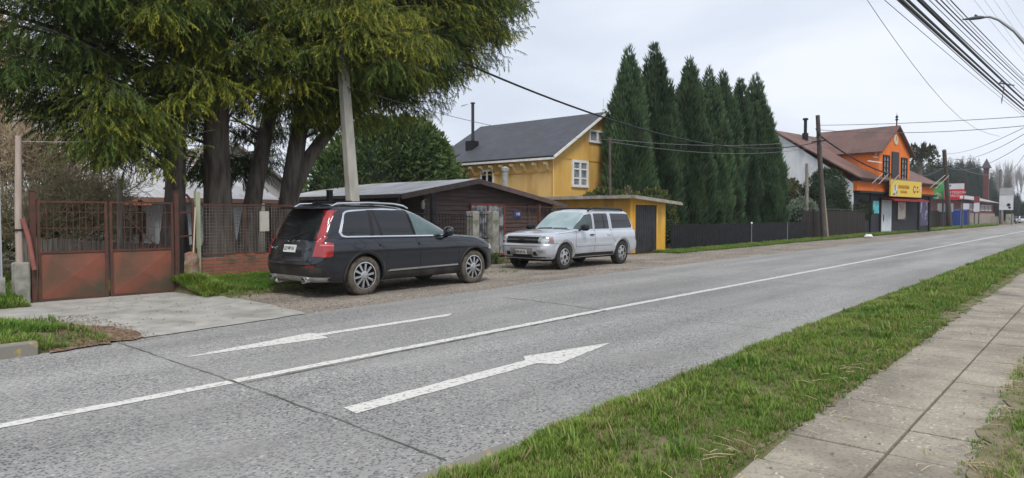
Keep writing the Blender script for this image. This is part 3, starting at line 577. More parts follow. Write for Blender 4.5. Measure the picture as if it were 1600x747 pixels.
def wheel(parent, x, y, r, w, sign, tm, spokes, style):
    """wheel with its outer face towards sign*y"""
    t = MB(); rr = r*(.69 if style == 'thin' else .62); prof = [(rr, -.5), (rr+.02, -.5), (r*.90, -.48), (r*.975, -.42), (r, -.30), (r, .30), (r*.975, .42), (r*.90, .48), (rr+.03, .50), (rr, .44)]
    t.lathe([(a, b*w*sign) for a, b in prof], 44, 'y')
    for k in range(44):
        a = 2*math.pi*k/44; o = Vector((math.cos(a)*r, 0, math.sin(a)*r)); t.obox(o, (-math.sin(a), 0, math.cos(a)), (0, 1, 0), (math.cos(a), 0, math.sin(a)), (-.012, .012, -w*.40, w*.40, -.01, .006))
    root = t.build('wheel', tm, parent, True); root.location = (x, y, r)
    b = MB(); b.lathe([(rr+.004, -.4*w*sign), (rr+.004, .46*w*sign), (rr-.015, .47*w*sign), (rr-.03, .36*w*sign), (rr-.04, -.3*w*sign), (.05, -.3*w*sign)], 44, 'y')
    b.build('rim_barrel', alloydark, root, True)
    q = MB(); q.lathe([(rr+.006, .44*w*sign), (rr+.008, .475*w*sign), (rr-.012, .485*w*sign), (rr-.02, .42*w*sign)], 44, 'y')
    yo = .40*w*sign
    for k in range(spokes):
        a = 2*math.pi*(k+.25)/spokes; u = Vector((math.cos(a), 0, math.sin(a))); v = Vector((-math.sin(a), 0, math.cos(a)))
        w0, w1 = (.016, .024) if style == 'thin' else (.062, .05)
        pts = [u*.05-v*w0, u*.05+v*w0, u*(rr-.01)+v*w1, u*(rr-.01)-v*w1]
        off = Vector((0, yo, 0)); back = Vector((0, yo-.035*sign, 0)); f = [p+off for p in pts]; f[0].y += .008*sign; f[1].y += .008*sign
        q.add(f+[p+back for p in pts], [(0, 1, 2, 3), (7, 6, 5, 4)]+[(i, i+4, (i+1) % 4+4, (i+1) % 4) for i in range(4)])
    q.lathe([(.085, yo-.03*sign), (.085, yo+.006*sign), (.06, yo+.018*sign)], 24, 'y'); q.build('rim', alloy, root, True, ang=30)
    h = MB(); h.lathe([(.06, yo+.01*sign), (.055, yo+.022*sign), (0, yo+.026*sign)], 20, 'y'); h.build('hub_cap', alloydark if style != 'thin' else alloy, root, True)
    return root
def arc(x, z, r0, r1, a0=-12, a1=192, n=14):
    return [((x+r0*math.cos(R(a)), z+r0*math.sin(R(a))), (x+r1*math.cos(R(a)), z+r1*math.sin(R(a)))) for a in np.linspace(a0, a1, n)]

# --- dark family SUV, tail towards the camera (front = +x)
paint_b = mat('dark_blue_grey_paint', (.010, .012, .018), (.014, .016, .023), sc=1.5, rough=.18, metal=.25, coat=.9, spec=.4, c3=(.022, .021, .022), sc3=1.4, lo3=.6, hi3=.9)
dirtyp = mat('dirty_black_trim', (.018, .018, .019), (.055, .048, .040), sc=3, rough=.65)
A = thing('parked_car', 'dark blue grey muddy SUV with tall red tail lamps, seen from behind', 'car', (10.02, 12.30, -.015), R(.8))
A.scale = (1.075, 1.04, 1.075)
def pw(x, pts): return float(np.interp(x, [p[0] for p in pts], [p[1] for p in pts]))
def hoodA(x): return pw(x, [(-2.6, 1.06), (-2.0, 1.10), (-1, 1.09), (.6, 1.075), (1.0, 1.085), (1.5, 1.05), (2.0, .965), (2.25, .87), (2.4, .80)])
def zA(x, z): return z if z <= .72 else .72+(z-.72)*(hoodA(x)-.72)/(1.08-.72)
low = shell([(.27, -2.36, 2.22, .86, .3, .4, .3), (.33, -2.50, 2.33, .91, .3, .5, .35), (.45, -2.57, 2.36, .935, .28, .55, .42), (.58, -2.60, 2.37, .945, .28, .58, .44), (.70, -2.59, 2.36, .955, .26, .60, .45),
             (.80, -2.54, 2.35, .96, .22, .62, .45), (.90, -2.52, 2.33, .96, .20, .62, .45), (.98, -2.50, 2.30, .945, .20, .62, .44), (1.05, -2.485, 2.22, .915, .20, .62, .42), (1.08, -2.475, 2.10, .87, .2, .62, .40)], zA, .035)
top = shell([(.95, -2.45, 1.12, .90, .22, .7, .36), (1.09, -2.43, 1.02, .885, .22, .7, .36), (1.20, -2.385, .83, .865, .2, .62, .34), (1.35, -2.31, .52, .82, .2, .55, .32), (1.50, -2.23, .20, .765, .2, .5, .30), (1.60, -2.17, -.06, .72, .2, .5, .28),
             (1.665, -2.12, -.30, .67, .2, .5, .26), (1.70, -2.04, -.55, .60, .22, .45, .24)], None, .03)
B = Body([low, top], paint_b, A, [(-1.492, .37, .425, .96), (1.492, .37, .425, .96)])
for d in 'RL':
    B.patch('window_trim', [((-2.04, 1.19), (-1.87, 1.55)), ((-1.99, 1.12), (-1.80, 1.59)), ((-1.90, 1.10), (-1.68, 1.61)), ((-1.0, 1.095), (-.9, 1.645)), ((-.2, 1.085), (-.35, 1.625)), ((.45, 1.082), (.15, 1.475)), ((.93, 1.09), (.90, 1.12))], d, chrome, None, 7, 9, .006)
    B.patch('window', [((-1.985, 1.20), (-1.845, 1.525)), ((-1.95, 1.145), (-1.79, 1.565)), ((-1.88, 1.128), (-1.68, 1.58)), ((-1.31, 1.122), (-1.28, 1.61))], d, glassd, None, 6, 9, .012)
    B.patch('window', [((-1.275, 1.122), (-1.245, 1.612)), ((-1.08, 1.118), (-1.2, 1.613))], d, glassd, None, 4, 9, .012)
    B.patch('window', [((-1.05, 1.118), (-1.165, 1.615)), ((-.8, 1.116), (-.8, 1.615)), ((-.27, 1.112), (-.36, 1.60))], d, glassd, None, 6, 9, .012)
    B.patch('window', [((-.19, 1.11), (-.29, 1.59)), ((.2, 1.108), (-.02, 1.515)), ((.5, 1.107), (.25, 1.40)), ((.80, 1.105), (.76, 1.13))], d, mat('door_glass', (.10, .15, .15), (.05, .075, .08), sc=2, rough=.05, spec=.6) if d == 'R' else bpy.data.materials['door_glass'], None, 6, 9, .012)
    B.patch('pillar_trim', [((-.265, 1.115), (-.355, 1.60)), ((-.195, 1.112), (-.295, 1.59))], d, blackm, None, 2, 9, .0135)
    B.patch('pillar_trim', [((-1.335, 1.12), (-1.305, 1.612)), ((-1.25, 1.12), (-1.22, 1.614))], d, plastic, None, 3, 9, .0135)
    B.patch('pillar_trim', [((-1.095, 1.118), (-1.215, 1.615)), ((-1.035, 1.118), (-1.15, 1.617))], d, plastic, None, 3, 9, .0135)
    for cx in (-1.492, 1.492): B.patch('arch_trim', arc(cx, .37, .42, .485), d, dirtyp, None, 3, 2, .016)
    B.patch('sill_trim', [((-1.0, .27), (-1.04, .40)), ((0, .27), (0, .40)), ((1.0, .27), (1.04, .40))], d, dirtyp, None, 6, 3, .012)
    B.patch('sill_strip', [((-.98, .42), (-.90, .455)), ((0, .43), (0, .465)), ((.98, .44), (.96, .47))], d, bpy.data.materials['bright_trim'], None, 8, 1, .012)
    for pts in ([(-.10, .42), (-.13, .8), (-.23, 1.085)], [(.98, .42), (.99, .75), (.90, 1.07)], [(-.98, .55), (-.95, .8), (-1.22, 1.0), (-1.29, 1.09)], [(-2.35, .72), (-1.95, .70)], [(2.0, .80), (1.5, 1.0), (1.0, 1.06)]):
        B.line('panel_gap', pts, d, blackm)
    B.line('panel_gap', [(-1.62+.13*math.cos(a), .955+.075*math.sin(a)) for a in np.linspace(0, 6.283, 13)], d, blackm, .006)
    for x in (-1.02, -.02): B.patch('door_handle', [((x-.14, .925), (x-.14, .955)), ((x, .92), (x, .965)), ((x+.12, .925), (x+.12, .955))], d, paint_b, None, 3, 2, .035)
    # mirror
    sg = -1 if d == 'R' else 1
    mb = MB(); mb.lathe([(0, -.11), (.06, -.105), (.095, -.06), (.105, 0), (.10, .06), (.07, .11), (0, .12)], 16, 'y', (.62, sg*1.03, 1.17)); mo = mb.build('mirror', paint_b, A, True)
    mb = MB(); mb.bar((.68, sg*.86, 1.08), (.64, sg*.97, 1.11), .09, .05); mb.build('mirror_arm', plastic, mo)
    rb = MB(); rb.tube([(-2.06, sg*.62, 1.67), (-1.92, sg*.635, 1.73), (-1.2, sg*.645, 1.755), (-.6, sg*.64, 1.74), (-.32, sg*.63, 1.70), (-.2, sg*.625, 1.65)], [.02, .024, .02, .02, .022, .02], 8); rb.build('roof_rail', chrome, A, True)
# rear
glass_r = mat('rear_glass', (.008, .009, .010), (.02, .022, .024), sc=2, rough=.05, spec=.6)
B.patch('rear_window', [((-.76, 1.09), (-.615, 1.58)), ((-.4, 1.065), (-.4, 1.60)), ((0, 1.055), (0, 1.61)), ((.4, 1.065), (.4, 1.60)), ((.76, 1.09), (.615, 1.58))], 'B', glass_r, None, 5, 8, .008)
redlamp = mat('red_lamp', (.34, .010, .012), (.24, .006, .010), sc=7, rough=.12, coat=1., spec=.6)
pinklamp = mat('pale_lamp', (.55, .20, .18), rough=.15, coat=.6)
for d, sg in (('R', -1), ('L', 1)):
    lm = MB()
    def pt(x, z, inn=0.):
        h = B.hit(d, x, z); return h
    tail = B.patch('tail_lamp', [((-2.46, .76), (-2.44, .99)), ((-2.36, .755), (-2.33, 1.03)), ((-2.27, .76), (-2.20, 1.0)), ((-2.24, .78), (-2.205, .98))], d, redlamp, None, 5, 6, .014)
    B.patch('tail_lamp_upper', [((-2.46, 1.0), (-2.20, 1.60)), ((-2.41, 1.02), (-2.165, 1.60)), ((-2.37, 1.03), (-2.12, 1.595))], d, redlamp, tail, 5, 14, .016)
    B.patch('tail_lamp_inner', [((sg*.745, .77), (sg*.77, 1.03)), ((sg*.80, .77), (sg*.80, 1.12)), ((sg*.90, .77), (sg*.86, 1.12))], 'B', redlamp, tail, 5, 6, .012)
    B.patch('tail_lamp_inner', [((sg*.765, 1.02), (sg*.625, 1.58)), ((sg*.81, 1.08), (sg*.655, 1.60)), ((sg*.86, 1.06), (sg*.72, 1.60))], 'B', redlamp, tail, 4, 12, .014)
    B.patch('tail_lamp_bar', [((-2.45, .965), (-2.45, .985)), ((-2.22, .95), (-2.22, .97))], d, pinklamp, tail, 5, 1, .024)
    B.patch('reflector', [((sg*.62, .56), (sg*.62, .60)), ((sg*.80, .565), (sg*.80, .605))], 'B', mat('dull_reflector', (.16, .015, .02), rough=.3) if sg < 0 else bpy.data.materials['dull_reflector'], None, 4, 1, .012)
B.patch('tailgate_shelf', [((-.72, .615), (-.72, .655)), ((0, .615), (0, .655)), ((.72, .615), (.72, .655))], 'B', dirtyp, None, 8, 1, .014)
B.patch('bumper_trim', [((-.93, .38), (-.93, .57)), ((-.5, .37), (-.5, .56)), ((.5, .37), (.5, .56)), ((.93, .38), (.93, .57))], 'B', dirtyp, None, 8, 3, .012)
silverp = mat('silver_plastic', (.42, .42, .41), (.30, .29, .27), sc=4, rough=.4, metal=.3)
B.patch('skid_plate', [((-.86, .30), (-.92, .385)), ((-.5, .285), (-.5, .40)), ((.5, .285), (.5, .40)), ((.86, .30), (.92, .385))], 'B', silverp, None, 8, 3, .035)
for sg in (-1, 1):
    ex = MB(); ex.lathe([(.05, -2.4), (.055, -2.60), (.045, -2.605), (.04, -2.5), (0, -2.49)], 16, 'x', (0, sg*.56, .33)); ex.v = [(x, sg*.56+(y-sg*.56)*1.6, z) for x, y, z in ex.v]; ex.build('exhaust', chrome, A, True)
B.patch('number_plate_recess', [((-.42, .76), (-.38, .86)), ((0, .75), (0, .90)), ((.42, .76), (.38, .86))], 'B', blackm, None, 4, 2, .004)
platem = mat('plate_white', (.62, .62, .60), rough=.4)
np_ = B.patch('number_plate', [((-.20, .83), (-.20, .965)), ((.20, .83), (.20, .965))], 'B', platem, None, 4, 2, .022)
text('plate_characters', 'LZ·VP·31', .095, blackm, np_, (-2.549, 0, .90), *BACK, ext=.002)
for i, c_ in enumerate('VOLVO'): text('badge_letter', c_, .062, chrome, B.body, (-2.508, (2-i)*.105, 1.032), *BACK, ext=.012, sx=1.15)
text('badge', 'XC90', .05, chrome, B.body, (-2.542, .60, .90), *BACK, ext=.006); text('badge', 'D5', .055, chrome, B.body, (-2.542, -.60, .90), *BACK, ext=.006)
B.line('panel_gap', [(-.92, .70), (-.4, .665), (.4, .665), (.92, .70)], 'B', blackm, .012)
wp = MB(); wp.bar((-2.455, .02, 1.10), (-2.39, -.40, 1.21), .02, .025); wp.tube([(-2.44, .02, 1.09), (-2.49, .02, 1.10)], .03, 8); wp.build('rear_wiper', plastic, A)
sp_ = MB(); sp_.add([(-2.02, -.66, 1.685), (-2.02, .66, 1.685), (-2.36, .60, 1.655), (-2.40, .3, 1.665), (-2.40, -.3, 1.665), (-2.36, -.60, 1.655),
                     (-2.02, -.66, 1.63), (-2.02, .66, 1.63), (-2.36, .60, 1.625), (-2.40, .3, 1.63), (-2.40, -.3, 1.63), (-2.36, -.60, 1.625)],
                    [(0, 1, 2, 3, 4, 5), (11, 10, 9, 8, 7, 6)]+[(i, i+6, (i+1) % 6+6, (i+1) % 6) for i in range(6)]); sp_.build('spoiler', paint_b, A, bevel=.012)
cbx = MB(); cbx.tube([(-.95, -.64, 1.77), (-.95, .64, 1.77)], .025, 8); cbx.tube([(-1.6, -.64, 1.765), (-1.6, .64, 1.765)], .025, 8); cbx.build('roof_bar', plastic, A)
fa = MB(); fa.prism([(-1.95, 1.70), (-1.75, 1.715), (-1.93, 1.79)], 'y', -.015, .015); fa.build('shark_fin', paint_b, A)
# front end (away from the camera)
B.patch('windscreen', [((.98, -.70), (-.10, -.58)), ((1.08, 0), (-.16, 0)), ((.98, .70), (-.10, .58))], 'T', glassd, None, 8, 8, .006)
for sg in (-1, 1): B.patch('headlamp', [((sg*.55, .74), (sg*.55, .84)), ((sg*.86, .76), (sg*.86, .87))], 'F', glassw, None, 6, 3, .006)
B.patch('headlamp_side', [((1.98, .76), (2.0, .88)), ((2.25, .74), (2.22, .83))], 'R', mat('lamp_glass', (.45, .47, .5), rough=.1, coat=.5), None, 4, 3, .006)
B.patch('grille', [((-.45, .55), (-.45, .80)), ((.45, .55), (.45, .80))], 'F', blackm, None, 6, 3, .008)
for x in (-1.492, 1.492):
    for sg in (-1, 1): wheel(A, x, sg*.80, .368, .25, sg, mudtyre, 10, 'thin')
ub = MB(); ub.box(-2.1, 2.0, -.55, .55, .22, .40); ub.tube([(-1.492, -.7, .35), (-1.492, .7, .35)], .06, 8); ub.tube([(1.492, -.7, .35), (1.492, .7, .35)], .06, 8); ub.build('underbody', blackm, A)
tb = MB(); tb.tube([(-2.4, .25, .27), (-2.66, .25, .27)], .022, 8); tb.lathe([(0, .26), (.03, .28), (.03, .32), (0, .345)], 10, 'z', (-2.66, .25, 0)); tb.build('tow_hitch', chrome, A)

# --- silver long SUV, nose towards the camera
paint_s = mat('silver_paint', (.50, .53, .58), (.56, .59, .64), sc=1.5, rough=.24, metal=.35, coat=.8, c3=(.36, .35, .33), sc3=1.2, lo3=.6, hi3=.9)
dustys = mat('dusty_silver', (.44, .46, .49), (.36, .345, .32), sc=2, rough=.4, metal=.3)
Z = thing('parked_car', 'silver SUV with black grille and dark rear windows, facing the camera', 'car', (17.95, 13.12, -.015), R(180.5))
Z.scale = (.985, 1.02, 1.0)
def hoodZ(x): return pw(x, [(-2.75, 1.12), (-2.2, 1.15), (.6, 1.155), (1.0, 1.175), (1.5, 1.15), (2.1, 1.09), (2.45, 1.03), (2.6, .98)])
def zZ(x, z): return z if z <= .80 else .80+(z-.80)*(hoodZ(x)-.80)/(1.16-.80)
low = shell([(.33, -2.52, 2.38, .84, .2, .3, .25), (.40, -2.64, 2.49, .89, .2, .36, .3), (.52, -2.72, 2.56, .925, .2, .40, .36), (.64, -2.72, 2.58, .935, .2, .40, .38), (.74, -2.70, 2.57, .945, .18, .40, .38), (.79, -2.63, 2.52, .95, .16, .38, .36),
             (.92, -2.62, 2.50, .952, .14, .36, .34), (1.04, -2.60, 2.49, .945, .14, .36, .33), (1.12, -2.585, 2.45, .92, .14, .36, .32), (1.16, -2.575, 2.36, .885, .14, .36, .32)], zZ, .05)
top = shell([(1.0, -2.56, 1.15, .90, .16, .6, .3), (1.16, -2.54, 1.06, .895, .16, .6, .3), (1.30, -2.49, .88, .875, .16, .5, .28), (1.45, -2.42, .66, .845, .16, .45, .26), (1.60, -2.34, .43, .81, .16, .4, .24), (1.70, -2.28, .27, .775, .16, .4, .22), (1.755, -2.22, .12, .73, .18, .4, .2), (1.785, -2.12, -.1, .66, .2, .4, .2)], None, .035)
B = Body([low, top], paint_s, Z, [(-1.64, .385, .45, .955), (1.64, .385, .45, .955)])
dglass = mat('clearer_door_glass', (.055, .075, .08), (.03, .04, .042), sc=2, rough=.04, spec=.6)
for d in 'LR':
    B.patch('window', [((-2.30, 1.27), (-2.16, 1.66)), ((-2.24, 1.21), (-2.0, 1.685)), ((-1.05, 1.205), (-1.05, 1.69))], d, glassd, None, 7, 9, .008)
    B.patch('window', [((-.86, 1.20), (-.86, 1.69)), ((-.4, 1.20), (-.4, 1.69)), ((-.02, 1.20), (-.06, 1.685))], d, glassd, None, 5, 9, .008)
    B.patch('window', [((.10, 1.20), (.06, 1.68)), ((.42, 1.20), (.30, 1.64)), ((.78, 1.20), (.52, 1.50)), ((.98, 1.20), (.93, 1.24))], d, dglass, None, 5, 9, .008)
    B.patch('pillar_trim', [((-.60, 1.20), (-.60, 1.69)), ((-.565, 1.20), (-.565, 1.69))], d, blackm, None, 2, 9, .011)
    for pts in ([(.06, .45), (.04, .8), (.02, 1.17), (0, 1.70)], [(1.08, .5), (1.10, .9), (1.03, 1.14)], [(-.93, 1.68), (-.95, 1.2), (-.98, .95), (-1.2, .75)], [(2.32, .79), (1.98, .79)], [(2.2, 1.06), (1.5, 1.10), (1.0, 1.14)]):
        B.line('panel_gap', pts, d, blackm)
    B.patch('side_moulding', [((-.98, .68), (-.98, .74)), ((0, .68), (0, .74)), ((1.08, .68), (1.08, .74))], d, paint_s, None, 8, 2, .018)
    B.patch('sill_trim', [((-1.12, .35), (-1.12, .45)), ((0, .36), (0, .46)), ((1.12, .35), (1.12, .45))], d, plastic, None, 7, 2, .01)
    for cx in (-1.64, 1.64): B.patch('arch_flare', arc(cx, .385, .445, .53, -2, 182), d, dustys, None, 3, 2, .022)
    for x in (-.80, .22): B.patch('door_handle', [((x-.11, 1.0), (x-.11, 1.03)), ((x, .995), (x, 1.04)), ((x+.11, 1.0), (x+.11, 1.03))], d, plastic if x > 0 else paint_s, None, 3, 2, .03)
    sg = -1 if d == 'R' else 1
    mb = MB(); mb.lathe([(0, -.13), (.07, -.12), (.10, -.07), (.105, 0), (.10, .08), (.075, .12), (0, .13)], 14, 'y', (.78, sg*1.06, 1.25)); mo = mb.build('mirror', plastic, Z, True)
    mb = MB(); mb.bar((.86, sg*.88, 1.17), (.80, sg*.98, 1.2), .08, .05); mb.build('mirror_arm', plastic, mo)
    rb = MB(); rb.tube([(-1.98, sg*.70, 1.77), (-1.9, sg*.715, 1.83), (-.2, sg*.725, 1.86), (.02, sg*.715, 1.82), (.1, sg*.70, 1.76)], [.03, .035, .035, .035, .03], 8); rb.build('roof_rail', plastic, Z, True)
    B.patch('tail_lamp', [((-2.60, .82), (-2.58, 1.12)), ((-2.47, .82), (-2.46, 1.12))], d, redlamp, None, 4, 4, .008)
cbx = MB(); cbx.tube([(-.5, -.72, 1.86), (-.5, .72, 1.86)], .02, 8); cbx.tube([(-1.6, -.72, 1.85), (-1.6, .72, 1.85)], .02, 8); cbx.build('roof_bar', plastic, Z)
B.patch('windscreen', [((1.06, -.74), (.29, -.66)), ((1.13, -.4), (.22, -.36)), ((1.15, 0), (.20, 0)), ((1.13, .4), (.22, .36)), ((1.06, .74), (.29, .66))], 'T', mat('windscreen_tint_and_reflection', (.20, .29, .30), (.30, .39, .40), sc=2, rough=.05, spec=.6), None, 6, 9, .006)  # green tint, with bright interior and sky reflection painted into the glass colour
B.patch('cowl', [((1.08, -.72), (1.14, -.72)), ((1.17, 0), (1.23, 0)), ((1.08, .72), (1.14, .72))], 'T', plastic, None, 6, 2, .008)
for y0 in (-.45, .12):
    wp = MB(); P_ = []
    for k in range(5):
        h = B.hit('T', 1.12-.03*k, y0+.11*k); P_.append(h+Vector((.01, 0, .022)))
    wp.tube(P_, .012, 5); wp.build('wiper', plastic, Z)
# nose
B.patch('grille', [((-.60, .80), (-.60, 1.0)), ((0, .79), (0, 1.005)), ((.60, .80), (.60, 1.0))], 'F', blackm, None, 8, 4, .006)
B.patch('grille_bar', [((-.60, .885), (-.60, .925)), ((0, .885), (0, .93)), ((.60, .885), (.60, .925))], 'F', mat('dark_chrome', (.28, .28, .28), rough=.3, metal=.8), None, 8, 1, .03)
bw = MB(); bw.prism([(-.13, .895), (-.045, .895), (-.03, .87), (.03, .87), (.045, .895), (.13, .895), (.11, .92), (.045, .92), (.03, .945), (-.03, .945), (-.045, .92), (-.11, .92)], 'x', 2.525, 2.545); bw.build('emblem', mat('emblem_dark', (.10, .09, .06), rough=.3, metal=.7), Z)
lampg = mat('headlamp_glass', (.16, .17, .18), (.50, .52, .54), sc=9, rough=.08, coat=1., metal=.3, lo=.42, hi=.58)
for sg in (-1, 1):
    hl = B.patch('headlamp', [((sg*.60, .935), (sg*.60, 1.01)), ((sg*.74, .93), (sg*.74, 1.015)), ((sg*.87, .925), (sg*.87, 1.0))], 'F', lampg, None, 5, 3, .01)
    B.patch('headlamp_lower', [((sg*.60, .80), (sg*.60, .86)), ((sg*.74, .79), (sg*.74, .86)), ((sg*.87, .795), (sg*.87, .86))], 'F', lampg, hl, 5, 3, .01)
    B.patch('headlamp_bar', [((sg*.58, .862), (sg*.58, .932)), ((sg*.74, .862), (sg*.74, .928)), ((sg*.88, .862), (sg*.88, .92))], 'F', mat('bright_silver', (.62, .65, .68), rough=.25, metal=.5) if sg < 0 else bpy.data.materials['bright_silver'], None, 5, 2, .018)
    d = 'L' if sg > 0 else 'R'
    B.patch('indicator', [((2.22, .80), (2.24, 1.0)), ((2.33, .80), (2.33, 1.005)), ((2.42, .80), (2.42, 1.005))], d, mat('indicator_lamp', (.18, .10, .09), (.32, .26, .24), sc=6, rough=.1, coat=1.) if sg < 0 else bpy.data.materials['indicator_lamp'], None, 4, 4, .008)
    fl = B.patch('fog_lamp_bezel', [((sg*.60, .50), (sg*.56, .62)), ((sg*.82, .52), (sg*.82, .62))], 'F', silverp, None, 4, 3, .008)
    B.patch('fog_lamp', [((sg*.66, .535), (sg*.66, .60)), ((sg*.76, .54), (sg*.76, .60))], 'F', glassw, fl, 4, 3, .016)
    B.patch('tow_hook_recess', [((sg*.44, .44), (sg*.44, .56)), ((sg*.58, .44), (sg*.54, .56))], 'F', blackm, None, 3, 3, .008)
B.patch('bumper_step', [((-.90, .74), (-.90, .785)), ((0, .73), (0, .785)), ((.90, .74), (.90, .785))], 'F', dustys, None, 10, 2, .02)
B.patch('bumper_panel', [((-.42, .40), (-.42, .66)), ((0, .40), (0, .67)), ((.42, .40), (.42, .66))], 'F', mat('grey_plastic', (.17, .17, .17), (.24, .235, .225), sc=4, rough=.6), None, 8, 4, .010)
B.patch('air_intake', [((-.36, .40), (-.36, .47)), ((.36, .40), (.36, .47))], 'F', blackm, None, 6, 2, .016)
npl = B.patch('number_plate', [((-.20, .475), (-.20, .61)), ((.20, .475), (.20, .61))], 'F', platem, None, 4, 2, .03)
text('plate_characters', 'DB·30·72', .095, blackm, npl, (2.614, 0, .545), *FRONTX, ext=.003)
B.patch('air_dam', [((-.85, .33), (-.85, .40)), ((0, .32), (0, .395)), ((.85, .33), (.85, .40))], 'F', plastic, None, 8, 2, .012)
B.line('panel_gap', [(-.90, 1.02), (0, 1.03), (.90, 1.02)], 'F', blackm, .012)
for x in (-1.64, 1.64):
    for sg in (-1, 1): wheel(Z, x, sg*.80, .385, .26, sg, rubber, 6, 'fat')
ub = MB(); ub.box(-2.2, 2.1, -.5, .5, .25, .45); ub.tube([(-1.64, -.7, .38), (-1.64, .7, .38)], .06, 8); ub.tube([(1.64, -.7, .38), (1.64, .7, .38)], .06, 8); ub.build('underbody', blackm, Z)

# ------------------------------------------------------------ vegetation
def frond_template(n=9, wid=.15, droop=.22, ll=.22, lw=.030, seed=4):
    V, F, T = [], [], []
    def tri(a, b, c, ta, tb):
        k = len(V); V.extend([a, b, c]); F.append((k, k+1, k+2)); T.extend([ta, ta, tb])
    q = np.random.default_rng(seed)
    for i in range(n):
        for s in (-1, 1):
            t = min(.95, max(.02, .06+.84*i/(n-1)+q.normal()*.04)); z = -droop*t*t; l = ll*(1-.5*t)*q.uniform(.7, 1.35)
            tri((t-lw, 0, z), (t+lw, 0, z), (t+l*q.uniform(.6, 1.1), s*(wid*(1-.6*t)+.02)*q.uniform(.6, 1.3), z+q.normal()*.05-.10-.06*t), t*.7, min(1, t+.25))
    tri((0, -.012, 0), (0, .012, 0), (1, 0, -droop), 0, 1); tri((.8, -.03, -droop*.7), (.8, .03, -droop*.7), (1.05, 0, -droop*1.2), .8, 1)
    return np.array(V), np.array(F), np.array(T)
FT = frond_template()

def big_tree(name, label, base, lean, r0, htop, boughs, group, seed, extra=()):
    """multi-limbed golden cypress: a trunk, limbs to every bough, drooping sprays on the boughs"""
    rr = np.random.default_rng(seed)
    o = thing(name, label, 'tree', base, 0, group); bx, by = base[0], base[1]
    P = [Vector((lean[0]*t+.10*math.sin(9*t+seed)-.10*math.sin(seed), lean[1]*t+.05*math.cos(5*t+seed), htop*t)) for t in np.linspace(-.015, 1, 12)]
    m = MB(); m.tube(P, [r0*(1.5 if i == 0 else 1.08 if i == 1 else 1)*(1-.8*i/11) for i in range(12)], 16)
    for q in extra: m.tube([Vector(p)-Vector(base) for p in q[0]], q[1], 12)
    m.build('trunk', barkm, o, True, ang=60)
    lim = MB(); pos, dirs, scl, ca, cb = [], [], [], [], []
    for (cx, cy, cz, yl, sz) in boughs:
        c = Vector((cx-bx, cy-by, cz)); hz = math.hypot(c.x, c.y); h0 = max(1.9, min(htop*.9, cz-.28*hz+rr.normal()*.3)); t0 = h0/htop
        s = Vector((lean[0]*t0, lean[1]*t0, h0)); mid = s.lerp(c, .55)+Vector((rr.normal()*.2, rr.normal()*.2, .12*hz+.1))
        pts = [s*(1-t)**2+mid*2*t*(1-t)+c*t*t for t in np.linspace(0, 1, 7)]
        lr = .018+.008*hz; lim.tube(pts, [lr*(1-.8*i/6) for i in range(7)], 5, False)
        out = Vector((c.x-s.x, c.y-s.y, 0)); out = out.normalized() if out.length > .01 else Vector((1, 0, 0))
        n = int(92*sz)
        t = np.where(rr.random(n) < .78, rr.uniform(.66, 1.08, n), rr.uniform(.2, .8, n)); A_ = np.array([list(p) for p in pts]); ti = np.clip(t, 0, 1)*6; i0 = np.minimum(ti.astype(int), 5); fr = (ti-i0)[:, None]
        near = np.clip(t, .45, 1.2)[:, None]
        p = A_[i0]*(1-fr)+A_[i0+1]*fr; keep = t > (.42 if hz > 1.5 else .2); p = p[keep]; tt_ = t[keep]; n = len(p)
        side = np.array([-out.y, out.x, 0]); lat = rr.normal(size=n)*rr.uniform(.22, .38)
        p = p+side*lat[:, None]+np.array(out)*(rr.normal(size=n)*.22)[:, None]+np.stack([np.zeros(n), np.zeros(n), -.35*np.abs(lat)-.1*rr.random(n)-.25*rr.random(n)**2], 1)
        d = np.array(out)*rr.uniform(.0, 1.0, n)[:, None]+side*(lat*1.6+rr.normal(size=n)*.35)[:, None]+np.stack([np.zeros(n), np.zeros(n), -np.where(rr.random(n) < .3, rr.uniform(-.35, .5, n), rr.uniform(.3, 1.2, n))], 1)
        pos.append(p); dirs.append(d); scl.append(rr.uniform(.22, .52, n)*rr.uniform(.8, 1.15))
        g = rr.random((n, 1))
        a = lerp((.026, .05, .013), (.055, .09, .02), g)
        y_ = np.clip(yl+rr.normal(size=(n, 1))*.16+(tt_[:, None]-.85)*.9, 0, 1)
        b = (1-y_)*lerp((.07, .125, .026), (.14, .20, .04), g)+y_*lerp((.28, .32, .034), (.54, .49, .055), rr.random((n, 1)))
        ca.append(a); cb.append(b)
    lim.build('limbs', barkm, o, True)
    pos, dirs, scl = np.concatenate(pos), np.concatenate(dirs), np.concatenate(scl)
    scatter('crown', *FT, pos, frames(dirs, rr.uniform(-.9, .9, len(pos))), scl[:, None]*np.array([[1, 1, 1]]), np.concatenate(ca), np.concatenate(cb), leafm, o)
    return o

